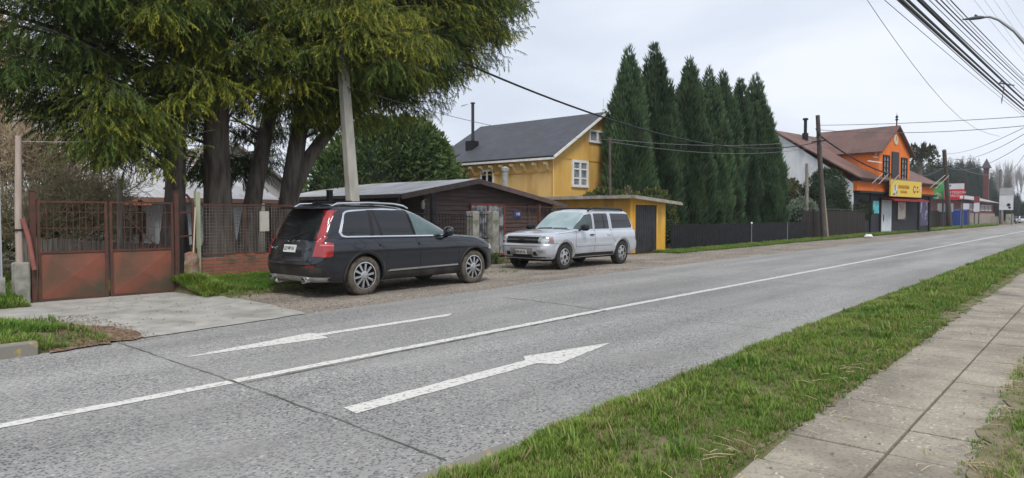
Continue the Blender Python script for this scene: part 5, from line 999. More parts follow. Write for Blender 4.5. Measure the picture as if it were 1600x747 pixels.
# dry stalks lying on the verge and pavement
rr = np.random.default_rng(55); m = MB()
for k in range(230):
    x = 3.2+9*rr.random()**1.5; y = rr.choice([1.75, .6])+rr.normal()*.13; a = rr.uniform(0, 6.28); l = rr.uniform(.05, .22); q = Vector((math.cos(a), math.sin(a), 0))*l
    z = .045 if y < 1.78 else .09
    m.tube([Vector((x, y, z))-q*.5, Vector((x, y, z+.012))+Vector((rr.normal()*.01, rr.normal()*.01, 0)), Vector((x, y, z))+q*.5], [.0022, .0025, .0012], 3, False)
q = m.build('dry_stalks', mat('straw', (.42, .33, .20), (.52, .43, .28), sc=3, rough=.9)); q['kind'] = 'stuff'; q['label'] = 'dry grass stalks strewn along the pavement edges'
# stones lying loose on the gravel shoulder
rr = np.random.default_rng(56); n = 5200; x = 6+30*rr.random(n)**1.5; y = 9.9+4.6*rr.random(n)
oct_v = np.array([(1, 0, 0), (-1, 0, 0), (0, .8, 0), (0, -.8, 0), (0, 0, .5), (0, 0, -.5)], float); oct_f = np.array([(0, 2, 4), (2, 1, 4), (1, 3, 4), (3, 0, 4), (2, 0, 5), (1, 2, 5), (3, 1, 5), (0, 3, 5)])
g = rr.random((n, 1)); cc = lerp((.15, .13, .11), (.48, .45, .41), g*g)
st = scatter('gravel_stones', oct_v, oct_f, np.zeros(6), np.stack([x, y, np.full(n, -.012)], 1), frames(np.stack([rr.normal(size=n), rr.normal(size=n), rr.normal(size=n)*.2], 1), rr.uniform(0, 6, n)), rr.uniform(.006, .024, n)[:, None]*np.ones((1, 3)), cc, cc, mat('stone', (0, 0, 0), attr=True, rough=.9)); st['kind'] = 'stuff'; st['label'] = 'loose stones on the gravel shoulder'

# ------------------------------------------------------------ fences, gates, posts
fw = thing('sheet_fence', 'grey corrugated sheet fence on a concrete base at the far left', 'fence', (-2.5, 14.75, 0))
b = MB(); b.box(-9, 5.63, 0, .05, .50, 2.6); b.build('sheet_panel', mat('grey_sheet', (.30, .315, .33), (.37, .385, .40), sc=1.5, rough=.6, metal=.15, corr=(0, 40, .02), c3=(.24, .23, .21), sc3=.9), fw)
b = MB(); b.box(-9, 5.66, -.06, .1, -.1, .50); b.build('base_wall', oldconc, fw, bevel=.01)
cp = tag(MB().obox((3.40, 14.75, 0), (1, 0, 0), (0, 1, 0), (0, 0, 1), (-.12, .12, -.11, .11, -.1, .76)).build('concrete_pillar', oldconc, None, bevel=.03), 'short weathered concrete pillar at the left side of the rusty gate', 'pillar')
wp = thing('wooden_pole', 'slim pale wooden pole rising from the concrete pillar left of the gate', 'pole', (3.38, 14.72, .78))
m = MB(); m.tube([(0, 0, -.2), (.0, 0, .9), (.03, 0, 2.25)], [.06, .058, .05], 10); m.build('shaft', mat('pale_wood', (.34, .27, .23), (.43, .36, .31), sc=4, stretch=(5, 5, .5), rough=.9, bump=.004), wp, True)
m = MB(); m.box(-.07, .07, -.07, .07, .55, .58); m.build('wire_band', wirem, wp)
rp_ = MB(); rp_.tube([(3.42, 14.62, 1.55), (3.50, 14.62, 1.2), (3.58, 14.62, .62)], .04, 10); tag(rp_.build('iron_strut', mat('red_oxide', (.24, .085, .075), (.30, .12, .10), sc=5, rough=.8), None, True), 'slanting red oxide iron strut beside the wooden pole', 'strut')
def leaf(name, label, x0, y0, x1, y1):
    """one leaf of the steel gate: lower pressed sheet, upright bars above"""
    L_ = math.hypot(x1-x0, y1-y0); o = thing(name, label, 'gate', (x0, y0, 0), math.atan2(y1-y0, x1-x0))
    f = MB(); f.box(0, .045, -.02, .02, .03, 1.88); f.box(L_-.045, L_, -.02, .02, .03, 1.88); f.box(.045, L_-.045, -.018, .018, 1.84, 1.875); f.box(.045, L_-.045, -.018, .018, .90, .935); f.box(.045, L_-.045, -.018, .018, .03, .06); f.build('frame', rust, o)
    p = MB(); a, b_ = .045, L_-.045; z0, z1 = .06, .90; cx, cz = (a+b_)/2, (z0+z1)/2
    p.add([(a, 0, z0), (b_, 0, z0), (b_, 0, z1), (a, 0, z1), (cx, -.055, cz)], [(0, 1, 4), (1, 2, 4), (2, 3, 4), (3, 0, 4)]); p.add([(a, .01, z0), (b_, .01, z0), (b_, .01, z1), (a, .01, z1)], [(3, 2, 1, 0)]); p.build('sheet_panel', gatem, o)
    q = MB(); n = 9
    for k in range(1, n+1): x = .045+(L_-.09)*k/(n+1); q.tube([(x, 0, .93), (x, 0, 1.85)], .007, 5)
    q.box(.045, L_-.045, -.007, .007, 1.36, 1.372); q.box(.045, L_-.045, -.007, .007, 1.66, 1.672); q.build('bars', rust, o)
    q = MB(); q.bar((.06, 0, 1.82), (L_*.75, 0, .95), .03, .012) if 'right' in label else q.bar((L_*.95, 0, 1.45), (L_*.45, 0, .95), .025, .012); q.build('diagonal_brace', rust, o)
    q = MB()
    for k in range(16): x = .09+(L_-.18)*k/15; q.tube([(x, 0, .935), (x, 0, .985)], .008, 4)
    q.build('spikes', rust, o); return o
leaf('gate_leaf', 'left leaf of the rusty red sheet metal gate, dark stain in its middle', 3.66, 14.72, 4.80, 14.66)
leaf('gate_leaf', 'right leaf of the rusty red sheet metal gate, moss stained, by the brick pillar', 4.84, 14.66, 6.02, 14.60)
for i, (x, y, h, lb) in enumerate(((3.60, 14.76, 2.05, 'rusty steel gatepost beside the concrete pillar'), (6.08, 14.60, 2.1, 'rusty steel gatepost at the right end of the gate'))):
    b = MB(); b.box(-.04, .04, -.04, .04, -.1, h); b.box(-.05, .05, -.05, .05, h, h+.02); o = b.build('gatepost', rust, None); o.location = (x, y, 0); tag(o, lb, 'post')
bt = thing('steel_bracket', 'rusty ladder like steel bracket joining the gatepost to the mesh fence', 'bracket', (6.12, 14.62, 0))
b = MB(); b.bar((.36, .05, .62), (.33, .05, 1.9), .07, .05); b.bar((.33, .05, 1.9), (.20, .05, 2.05), .04); b.bar((0, .02, 1.66), (.34, .05, 1.68), .035); b.bar((0, .02, 1.16), (.34, .05, 1.18), .035); b.bar((.36, .05, .2), (.36, .05, .9), .11, .03); b.build('frame', rust, bt)
brick = bpy.data.materials.new('old_brick'); brick.use_nodes = True; t = brick.node_tree; n = t.nodes; L = t.links.new
tcn = n.new('ShaderNodeTexCoord'); mpn = n.new('ShaderNodeMapping'); mpn.inputs['Rotation'].default_value = (R(90), 0, 0); bk = n.new('ShaderNodeTexBrick'); bk.inputs['Scale'].default_value = 1
bk.inputs['Color1'].default_value = (.33, .105, .055, 1); bk.inputs['Color2'].default_value = (.21, .07, .042, 1); bk.inputs['Mortar'].default_value = (.20, .165, .13, 1)
bk.inputs['Mortar Size'].default_value = .010; bk.inputs['Brick Width'].default_value = .24; bk.inputs['Row Height'].default_value = .075
zn = n.new('ShaderNodeTexNoise'); zn.inputs['Scale'].default_value = 4; zn.inputs['Detail'].default_value = 8; L(tcn.outputs['Object'], zn.inputs['Vector'])
ra = n.new('ShaderNodeValToRGB'); ra.color_ramp.elements[0].position = .52; ra.color_ramp.elements[1].position = .68; L(zn.outputs['Fac'], ra.inputs['Fac'])
mxn = n.new('ShaderNodeMixRGB'); mxn.inputs[2].default_value = (.12, .085, .055, 1); L(tcn.outputs['Object'], mpn.inputs[0]); L(mpn.outputs[0], bk.inputs['Vector']); L(ra.outputs[0], mxn.inputs['Fac']); L(bk.outputs['Color'], mxn.inputs[1]); L(mxn.outputs[0], n['Principled BSDF'].inputs['Base Color'])
bpn = n.new('ShaderNodeBump'); bpn.inputs['Distance'].default_value = .012; bpn.invert = True; L(bk.outputs['Fac'], bpn.inputs['Height']); L(bpn.outputs[0], n['Principled BSDF'].inputs['Normal']); n['Principled BSDF'].inputs['Roughness'].default_value = .9
def bricks(o, x0, x1, y0, y1, z0, z1):                 # courses with slightly uneven bricks along the top
    b = MB(); z = z0; r_ = 0
    while z < z1-.02:
        b.box(x0+random.uniform(0, .012), x1-random.uniform(0, .012), y0+random.uniform(0, .01), y1, z, z+.072); b.box(x0+.01, x1-.01, y0+.012, y1-.01, z+.072, z+.076); z += .076
    x = x0
    while x < x1-.2:
        l = random.uniform(.2, .26)
        if random.random() < .6: b.box(x, x+l-.015, y0+random.uniform(0, .03), y1-random.uniform(0, .03), z, z+random.uniform(.03, .07))
        x += l
    return b
bw = bricks(None, 6.46, 11.6, 14.72, 14.84, -.08, .70).build('brick_wall', brick); tag(bw, 'low red brick wall under the mesh fence', 'wall')
pl_ = thing('brick_pillar', 'stumpy broken brick and mortar pillar at the right gatepost', 'pillar', (6.34, 14.52, 0))
b = MB(); b.lathe([(0, -.1), (.15, -.1), (.155, .3), (.14, .6), (.15, .68), (.12, .80), (.05, .84), (0, .84)], 10); 
b.v = [(x+.02*math.sin(z*17+x*30), y+.015*math.cos(z*13), z) for x, y, z in b.v]; b.build('shaft', mat('mossy_mortar', (.30, .26, .21), (.24, .10, .06), sc=6, rough=.95, bump=.02, bsc=16, c3=(.14, .13, .05), sc3=4), pl_, True)
sk = MB(); sk.tube([(6.36, 14.45, .78), (6.44, 14.5, 1.78)], .016, 6); tag(sk.build('broom_handle', mat('pale_stick', (.5, .4, .3)), None), 'thin pale stick leaning above the brick pillar', 'stick')
gp = MB(); gp.box(6.52, 6.62, 14.66, 14.76, 0, 2.12); tag(gp.build('fence_post', mat('pale_green_wood', (.28, .31, .20), (.36, .38, .27), sc=4, stretch=(4, 4, .5), rough=.9), None, bevel=.008), 'pale green square post at the start of the mesh fence', 'post')
mf = thing('mesh_fence', 'rusty welded mesh fence standing on the low brick wall', 'fence', (6.46, 14.79, .72))
b = MB(); b.box(.16, 5.1, -.018, .018, 1.10, 1.14); b.box(.16, 5.1, -.015, .015, .0, .03); b.box(5.06, 5.1, -.02, .02, .03, 1.10); b.box(1.2, 1.23, -.015, .015, .03, 1.1); b.box(2.6, 2.63, -.015, .015, .03, 1.1); b.box(3.9, 3.93, -.015, .015, .03, 1.1); b.build('frame', rust, mf)
b = MB()
for k in range(70): x = .2+k*.07; b.box(x-.0035, x+.0035, -.0035, .0035, .03, 1.10)
for k in range(15): z = .06+k*.072; b.box(.16, 5.08, -.0035, .0035, z-.0035, z+.0035)
b.build('wire_mesh', mat('mesh_wire', (.13, .095, .075), (.19, .17, .15), sc=6, rough=.7), mf)
pn = MB(); pn.box(8.02, 8.24, 14.72, 14.76, 1.24, 1.70); tag(pn.build('notice_board', mat('faded_panel', (.42, .40, .34), (.50, .48, .42), sc=5, rough=.7), None), 'blank faded notice panel hung on the mesh fence left of the dark car', 'notice')
# low plank fence and post in the yard
pf = thing('plank_fence', 'low weathered plank fence across the yard behind the gate', 'fence', (4.0, 17.6, 0))
b = MB(); x = 0
while x < 5.5: h = .98-.075*x+random.uniform(-.02, .02); b.box(x, x+.085, random.uniform(-.006, .006), .025, -.1, h+.15); x += .095
b.build('planks', greywood, pf); b = MB(); b.box(0, 5.5, .026, .07, .35, .42); b.build('rail', greywood, pf)
yp = MB(); yp.tube([(5.95, 17.4, -.1), (5.98, 17.4, 2.45)], [.07, .06], 10); tag(yp.build('yard_post', greywood, None, True), 'round grey wooden post standing in the yard behind the left gate leaf', 'post')

# black posts, iron railing, concrete gateposts in front of the cabin
for x, lb in ((10.28, 'black square post showing above the dark car roof left of the concrete pole'), (13.89, 'black square post in front of the plank cabin wall')):
    b = MB(); b.box(-.06, .06, -.06, .06, -.1, 2.25); b.box(-.07, .07, -.07, .07, 2.25, 2.27); o = b.build('iron_post', blackm, None); o.location = (x, 15.3, 0); tag(o, lb, 'post')
def railing(name, label, x0, x1, y, h, mm, step=.13, r=.009, rails=(.12, .55, .95)):
    o = thing(name, label, 'fence', (x0, y, 0)); L_ = x1-x0; b = MB()
    for q in rails: b.box(0, L_, -.015, .015, h*q-.015, h*q+.015)
    b.build('rails', mm, o); b = MB(); n = int(L_/step)
    for k in range(n+1): b.tube([(k*step, 0, .05), (k*step, 0, h)], r, 5)
    b.build('bars', mm, o); return o
railing('iron_railing', 'black iron railing between the mesh fence and the black post, mostly behind the dark car', 11.7, 13.8, 15.3, 1.75, blackm)
railing('iron_railing', 'black iron railing between the black post and the concrete gateposts', 14.0, 15.7, 15.4, 1.65, blackm)
for x, lb in ((15.92, 'left one of the two grey concrete gateposts by the cabin door'), (16.88, 'right one of the two grey concrete gateposts, nearest the silver car')):
    b = MB(); b.box(-.16, .16, -.16, .16, -.1, 1.74); o = b.build('concrete_gatepost', oldconc, None, bevel=.025); o.location = (x, 15.6, 0); tag(o, lb, 'post')
gt = railing('garden_gate', 'narrow black iron garden gate between the concrete gateposts', 16.12, 16.68, 15.6, 1.68, blackm, .12, .01, (.1, .5, .97)); gt['category'] = 'gate'
gt2 = railing('rusty_railing', 'rusty red railing behind the silver car in front of the cabin', 17.1, 22.0, 15.5, 1.95, rust, .22, .008, (.06, .98))
b = MB(); b.box(2.1, 2.2, -.04, .04, 0, 2.0); b.build('post', rust, gt2)
# black slat fence
bfm = mat('black_slats', (.010, .010, .013), (.020, .020, .022), sc=3, rough=.75, spec=.2)
bf = thing('slat_fence', 'long black vertical slat fence in front of the columnar cypresses', 'fence', (28.15, 14.95, 0)); b = MB(); x = 0
while x < 18.7: b.box(x, x+.135, -.012, .012, .0, 1.19+random.uniform(-.012, .012)); x += .162 if x < 9 else .147
b.build('slats', bfm, bf); b = MB(); b.box(0, 18.75, .013, .06, .25, .33); b.box(0, 18.75, .013, .06, .9, .98); b.build('rails', bfm, bf)
for x in (9.3, 15.0): b = MB(); b.box(x-.03, x+.03, -.05, -.013, 0, 1.2); b.build('post', mat('grey_post', (.16, .16, .17)), bf)
b = MB(); b.lathe([(0, 0), (.05, .01), (.06, .06), (.03, .11), (0, .12)], 10, 'z', (9.3, -.03, 1.13)); b.build('post_cap', whitep, bf)
bd = thing('board_fence', 'dark brown board fence with wire on top between the black fence and the shop', 'fence', (47.0, 15.3, 0), R(-1.0)); b = MB(); x = 0
while x < 14.4: b.box(x, x+.19, random.uniform(-.01, .01), .02, -.05, 1.95+random.uniform(-.05, .05)); x += .2
b.build('boards', mat('dark_brown_boards', (.020, .016, .014), (.036, .028, .024), sc=4, rough=.9), bd); b = MB(); b.tube([(0, 0, 2.1), (14, 0, 2.05)], .012, 4); b.build('wire', wireg, bd)
fp = thing('wooden_post', 'weathered twin post with meter box behind the right end of the black fence', 'post', (49.7, 15.9, 0))
b = MB(); b.tube([(0, 0, 0), (-.05, 0, 5.25)], .10, 8); b.tube([(.28, 0, 0), (.25, 0, 4.6)], .05, 8); b.build('shaft', greywood, fp, True); b = MB(); b.box(.1, .45, -.25, -.1, 1.1, 1.6); b.build('meter_box', whitep, fp)

# ------------------------------------------------------------ utility poles and cables
cpole = thing('concrete_pole', 'tapered pale concrete utility pole rising through the big cypress behind the dark car', 'utility pole', (10.35, 14.2, 0))
b = MB(); P4 = [(0.02, .15), (-.46, .10)]
vs = []
for z, cx, w_, d_ in ((-.1, .02, .155, .13), (6.9, -.52, .095, .08)): vs += [(cx-w_, -d_, z), (cx+w_, -d_, z), (cx+w_, d_, z), (cx-w_, d_, z)]
b.add(vs, [(0, 1, 2, 3), (4, 5, 6, 7), (0, 1, 5, 4), (1, 2, 6, 5), (2, 3, 7, 6), (3, 0, 4, 7)]); b.build('shaft', poleconc, cpole, bevel=.02)
def pole(name, label, base, top, r0, r1, m_, extra=None):
    o = thing(name, label, 'utility pole', base); b = MB(); d_ = Vector(top)-Vector(base); b.tube([d_*(-.02), d_*.5, d_], [r0, (r0+r1)/2, r1], 10); b.build('shaft', m_, o, True)
    if extra:
        for nm, mb, mm in extra: mb.build(nm, mm, o)
    return o
arm = MB(); arm.bar((-1.75, -.5, 6.55), (-1.35, .5, 6.55), .06); arm.tube([(-1.75, -.15, 6.9), (-1.6, .15, 7.4)], .05, 6)
b2 = MB(); b2.box(-1.85, -1.55, -.2, .05, 6.4, 6.75)
pole('utility_pole', 'dark leaning wooden utility pole at the start of the brown board fence', (49.25, 14.55, 0), (47.45, 14.55, 8.25), .20, .13, darkwood, [('insulator_bracket', arm, wirem)])
pole('brace_post', 'slim pale brace standing against the foot of the dark wooden pole', (49.9, 14.5, 0), (48.9, 14.55, 3.6), .075, .06, mat('pale_brace', (.30, .26, .21), (.38, .34, .28), sc=3, rough=.9))
tp = pole('thin_pole', 'thin brown steel pole rising behind the shed in front of the cypresses', (26.3, 17.0, 0), (26.2, 17.0, 5.15), .06, .055, mat('brown_steel', (.075, .055, .05), (.11, .09, .08), sc=5, rough=.8)); tp['category'] = 'pole'
arm = MB(); arm.bar((-4.7, -.8, 7.4), (-4.1, .9, 7.4), .12)
pole('utility_pole', 'leaning dark pole in front of the red and white billboard', (100.0, 14.7, 0), (95.0, 14.7, 9.4), .34, .22, darkwood, [('crossarm', arm, wirem)])
pole('utility_pole', 'distant grey pole beside the white roadside billboard', (160.5, 15.2, 0), (157.5, 15.2, 10.3), .4, .25, mat('far_pole_grey', (.20, .185, .17), (.26, .245, .23), sc=2, rough=.9))
pole('utility_pole', 'near side pole just right of the photograph carrying the thick cables', (40.5, 2.3, 0), (40.5, 2.3, 8.6), .2, .14, darkwood)
LX = 16.2
lp = thing('street_lamp', 'street lamp with thin curved arm reaching over the verge under the cables', 'street lamp', (LX, .95, 0))
b = MB(); b.tube([(0, 0, -.1), (0, 0, 4.0)], [.08, .055], 12); b.build('post', mat('galvanised', (.22, .23, .24), (.28, .29, .30), sc=5, rough=.5, metal=.5), lp, True)
b = MB(); b.tube([(0, 0, 4.0), (0, .12, 4.62), (0, .45, 5.12), (0, .70, 5.38), (0, .85, 5.47), (0, 1.0, 5.48)], [.04, .035, .028, .023, .021, .021], 8); b.build('arm', bpy.data.materials['galvanised'], lp, True)
b = MB(); b.tube([(0, .93, 5.475), (0, 1.0, 5.485), (0, 1.12, 5.49), (0, 1.3, 5.50)], [.022, .036, .034, .01], 8); b.tube([(0, 1.05, 5.52), (0, 1.09, 5.55)], .02, 6); b.build('lamp_head', mat('lamp_grey', (.10, .105, .115), rough=.5), lp, True)
def sag(A_, B_, s, n=24): A_, B_ = Vector(A_), Vector(B_); return [A_.lerp(B_, t)-Vector((0, 0, 4*s*t*(1-t))) for t in np.linspace(0, 1, n+1)]
def cable(label, pts, r, m_=wirem, group=None, name='cable', n=6):
    b = MB(); b.tube(pts, r, n); return tag(b.build(name, m_, None, True), label, 'cable', group)
mc = cable('thick twisted service cable sagging from the concrete pole past the cypresses to the dark pole', sag((9.95, 14.15, 6.7), (47.8, 14.5, 6.55), 1.62, 40), .032)
cable('thick cable sagging past the orange gable between the two dark leaning poles', sag((47.9, 14.6, 7.0), (95.8, 14.7, 7.4), 1.9), .06)
cable('thin pale wire from the wooden pole by the gate to the big cypress trunks', sag((3.4, 14.7, 2.93), (8.0, 16.5, 3.75), .12), .006, mat('pale_wire', (.45, .45, .43)))
gthin = 'thin overhead wires'
TW = [('thin wire crossing the laurel tree and slate roof to the thin brown pole', (9.9, 14.15, 4.8), (26.2, 17, 5.05), .35, .008),
      ('upper of the two thin wires between the thin brown pole and the leaning dark pole', (26.2, 17, 5.05), (47.8, 14.5, 6.7), .35, .012), ('lower of the two thin wires between the thin brown pole and the leaning dark pole', (26.2, 17, 4.95), (47.85, 14.5, 6.2), .5, .012)]
for lb, a, b_, s, r in TW: cable(lb, sag(a, b_, s), r, wireg, gthin)
for a, b_, s in (((47.6, 14.5, 7.6), (40.5, 2.3, 6.3), .1), ((47.6, 14.5, 7.3), (40.5, 2.3, 5.9), .3), ((95.2, 14.7, 9.0), (40.5, 2.3, 6.2), .5), ((95.3, 14.7, 8.6), (40.5, 2.3, 6.0), .9), ((95.6, 14.7, 7.6), (40.5, 2.3, 5.6), 1.1), ((157.6, 15.2, 9.8), (40.5, 2.3, 5.9), 1.2), ((95.4, 14.7, 8.2), (157.6, 15.2, 9.6), .9), ((158, 15.2, 9.2), (300, 15, 9), 2.5)):
    cable('thin wire strung over the road from the far side poles to the near side pole' if b_[0] < 50 else 'thin wire running on between the distant far side poles', sag(a, b_, s), .016 if b_[0] < 50 else .03, wireg, gthin if b_[0] < 50 else 'wires between the distant poles')
# cables overhead along the near side: (u at the top edge, v at the right edge, distance from the camera line, radius)
NC = [(1408, 172, 2.35, .028, 0), (1418, 166, 2.40, .024, 0), (1402, 178, 2.2, .008, 0), (1436, 157, 2.35, .030, 0), (1441, 150, 2.5, .012, 0), (1452, 140, 2.6, .009, 1), (1462, 133, 2.5, .013, 0), (1470, 127, 2.6, .013, 0), (1478, 124, 2.8, .008, 1), (1485, 118, 2.6, .012, 0),
      (1382, 182, 2.1, .005, 1), (1522, 96, 2.9, .004, 1), (1538, 84, 3.0, .004, 1), (1553, 66, 3.0, .004, 1), (1570, 45, 3.1, .004, 1)]
for i, (u0, v1, yc, r, thin) in enumerate(NC):
    A_ = at(u0, 0, yc); B_ = at(1600, v1, yc); xs_ = np.linspace(A_.x-9, 40.5, 30); s_ = (B_.z-A_.z)/(B_.x-A_.x); pts = []
    for x in xs_: pts.append((x, yc, A_.z+s_*(x-A_.x)+.0003*(x-A_.x)*(x-B_.x)))
    lb = {0: 'thickest black cable bundle, leftmost of the overhead bundles', 1: 'black cable hugging the leftmost overhead bundle', 3: 'second thick overhead cable bundle just right of the leftmost one', 10: 'thin lone wire drooping left of all the overhead cables'}.get(i)
    cable(lb or ('hair thin wire high at the top right corner' if i > 10 else 'black overhead cable among the bundle right of the two thickest'), pts, r, wirem if not thin else wireg, 'cables overhead along the near side')
cable('long thin wire dropping steeply across the open sky left of the bundles', [at(1300, -85, 3.6), at(1355, 0, 3.6), at(1376, 31, 3.6), at(1400, 65, 3.6), at(1425, 99, 3.6), at(1450, 131, 3.6), at(1475, 160, 3.6), at(1500, 184, 3.6), at(1525, 201, 3.6), at(1545, 209, 3.6), at(1562, 213, 3.6)], .006, wireg)
tieP = at(1568, 131, 2.35); tm = MB(); tm.tube([tieP+Vector((-.5, 0, .0)), tieP+Vector((0, .1, .03)), tieP+Vector((.7, -.2, .03)), tieP+Vector((.1, -.1, -.03)), tieP+Vector((-.5, 0, 0))], .016, 6)
tm.tube([tieP+Vector((.1, 0, 0)), tieP+Vector((-.2, 0, -.45)), tieP+Vector((-.35, 0, -.62)), tieP+Vector((-.2, .02, -.5)), tieP+Vector((.25, 0, -.05))], .008, 5); tag(tm.build('cable_tie', wirem, None, True), 'tangle of tie wire hanging from the overhead cable bundles', 'cable tie')

# ------------------------------------------------------------ signs and things beyond the shop
def xsign(name, label, u0, v0, u1, v1, x, m_, posts=True, th=.15, cat='billboard'):
    a, b_ = atx(u0, v0, x), atx(u1, v1, x); o = thing(name, label, cat, (x, (a.y+b_.y)/2, 0)); w_ = abs(a.y-b_.y)/2; q = MB(); q.box(0, th, -w_, w_, b_.z, a.z); q.build('panel', m_, o)
    if posts:
        for s in (-.8, .8): q = MB(); q.box(th+.01, th+.16, s*w_-.08, s*w_+.08, 0, a.z-.1); q.build('post', darkwood, o)
    return o, a, b_, w_
wsig = mat('sign_white', (.62, .63, .66), (.54, .55, .58), sc=1, rough=.5)
o, a, b_, w_ = xsign('billboard', 'green billboard edge showing at the right end of the shop', 1459, 284, 1474.5, 311, 100.6, mat('sign_green', (.045, .30, .075), (.10, .38, .14), sc=1, rough=.5))
q = MB(); q.lathe([(0, -.03), (.42, -.03), (.42, 0)], 18, 'x', (0, .05, b_.z+.42)); q.build('pictogram', mat('pale_leaves', (.45, .55, .42), (.12, .28, .1), sc=4), o)
o, a, b_, w_ = xsign('billboard', 'red and white billboard behind the leaning dark pole', 1475.5, 287, 1506.5, 312, 100, mat('sign_red', (.52, .025, .045), rough=.5))
h = a.z-b_.z; q = MB(); q.box(-.02, 0, -w_+.03, w_-.03, b_.z+h*.64, a.z-.03); q.build('white_band', wsig, o)
text('lettering', 'PARTESSON', .42, whitep, o, (-.012, -.1, b_.z+h*.44), *BACK); text('lettering', 'ALARCO', .38, whitep, o, (-.012, .2, b_.z+h*.24), *BACK)
q = MB(); q.box(-.02, 0, -.95, -.6, b_.z+.12, b_.z+.5); q.build('emblem', whitep, o); q = MB(); q.box(-.03, -.02, w_-.75, w_-.5, a.z-.4, a.z-.15); q.build('emblem', mat('sign_blue', (.1, .2, .5)), o)
xsign('sign_board', 'wide blank white board below the green and red billboards', 1465, 318, 1489, 331, 100.9, wsig, False, cat='sign'); xsign('sign_board', 'small white board above the blue cabins', 1502, 318, 1514, 327, 112, wsig, cat='sign')
o, a, b_, w_ = xsign('sign_board', 'narrow upright red and white sign board in front of the red building', 1522, 307, 1530, 331, 122, wsig, cat='sign'); q = MB(); q.box(-.02, 0, -w_, w_, (a.z+b_.z)/2+.2, a.z); q.build('red_band', mat('faded_red', (.22, .05, .06)), o)
o, a, b_, w_ = xsign('billboard', 'large grey and white roadside billboard far down the road', 1562, 294, 1583, 328, 150, wsig)
h = a.z-b_.z; q = MB(); q.box(-.03, 0, -w_, w_, a.z-h*.33, a.z); q.build('grey_band', mat('sign_grey', (.30, .31, .31), (.38, .39, .39), sc=1), o)
q = MB(); q.lathe([(0, -.03), (.28, -.03), (.28, 0)], 14, 'x', (0, -.35, b_.z+.9)); q.lathe([(0, -.03), (.2, -.03), (.2, 0)], 14, 'x', (0, -.5, b_.z+.4)); q.build('pictogram', blackm, o)
blu = mat('blue_plastic', (.022, .045, .17), (.03, .06, .21), sc=2, rough=.45)
for i, (u, lb) in enumerate(((1495, 'left blue portable cabin beside the leaning pole'), (1506, 'right blue portable cabin nearest the road'))):
    p = at(u, 340, 15.6); o = thing('portable_cabin', lb, 'portable toilet', (p.x, 15.6, 0)); w_ = 1.35
    b = MB(); b.box(-w_, w_, -.6, .6, 0, 2.25); b.build('cabin', blu, o, bevel=.06); b = MB(); b.prism([(-w_-.05, 2.252), (w_+.05, 2.252), (w_-.2, 2.5), (-w_+.2, 2.5)], 'y', -.66, .66); b.build('roof', blu, o)
    b = MB(); b.box(-w_-.04, -w_-.003, -.4, .4, .12, 2.1); b.build('door', mat('blue_door', (.03, .06, .22), rough=.5) if i == 0 else bpy.data.materials['blue_door'], o)
    b = MB(); b.lathe([(0, -.02), (.16, -.02), (.16, 0)], 14, 'y', (0, -.605, 1.4)); b.build('emblem', whitep, o)
df = thing('board_fence', 'dark plank yard fence between the shop and the blue cabins', 'fence', (94.5, 16.0, 0)); b = MB(); x = 0
while x < 18: b.box(x, x+.3, random.uniform(-.02, .02), .05, 0, 2.2+random.uniform(-.06, .06)); x += .31
b.build('boards', bpy.data.materials['dark_brown_boards'], df)
RB = thing('red_building', 'long dark red timber building with pale tin roof beyond the billboards', 'building', (125, 25, 0))
redw = mat('dark_red_boards', (.125, .022, .026), (.17, .035, .036), sc=.8, rough=.8, corr=(0, 5, -.01))
b = MB(); b.box(0, 118, 0, 9, 0, 5.0); b.build('wall', redw, RB)
b = MB(); b.slab([(-2, -1.5, 5.3), (120, -1.5, 5.3), (120, 5, 7.3), (-2, 5, 7.3)], .15); b.slab([(-2, 5, 7.3), (120, 5, 7.3), (120, 10.5, 5.3), (-2, 10.5, 5.3)], .15); b.build('roof', mat('far_tin', (.34, .34, .34), (.27, .265, .26), sc=.4, rough=.6), RB)
for k in range(7): window(RB, (62+k*7.5, -.02, 2.9), (1, 0, 0), (0, -1, 0), 5.5, 1.6, 3, 1, whitep, glassw, .2, .1, .1)
b = MB(); b.box(55, 117, -.5, -.05, 0, 2.2); b.build('plinth', mat('dull_brick', (.26, .19, .16), (.33, .26, .22), sc=1), RB)
b = MB(); b.box(-18, -1, 2, 8, 0, 4.6); b.build('annex_wall', mat('maroon', (.14, .045, .055), (.18, .06, .065), sc=1), RB)
TP = at(1540.5, 300, 30); TW_ = thing('red_tower', 'slim red timber tower with dark pointed roof above the red building', 'tower', (TP.x, 30, 0)); zt = atx(1540, 260, TP.x).z; zt = at(1540, 262, 30).z
b = MB(); b.box(-.9, .9, -.75, .75, 0, zt); b.build('wall', mat('tower_red', (.10, .022, .022), (.14, .032, .03), sc=.8), TW_); b = MB()
b.add([(-1.6, -1.3, zt), (1.6, -1.3, zt), (1.6, 1.3, zt), (-1.6, 1.3, zt), (0, 0, zt+3.2)], [(0, 1, 4), (1, 2, 4), (2, 3, 4), (3, 0, 4), (3, 2, 1, 0)]); b.build('roof', mat('tower_roof', (.06, .06, .075)), TW_)
window(TW_, (-.6, -.77, zt-3.6), (1, 0, 0), (0, -1, 0), 1.2, 2.6, 1, 1, whitep, glassw, .3, .1, .1)
pk = thing('picket_fence', 'pale broken picket fence in front of the red building', 'fence', (128, 15.8, 0)); b = MB()
for k in range(46): b.box(k*.75, k*.75+.2, -.03, .03, 0, 1.5+random.uniform(-.25, .2))
b.build('pickets', mat('pale_pickets', (.36, .33, .29), (.28, .25, .22), sc=2), pk); b = MB(); b.box(0, 34, .04, .1, .5, .62); b.box(0, 34, .04, .1, 1.1, 1.22); b.build('rails', bpy.data.materials['pale_pickets'], pk)
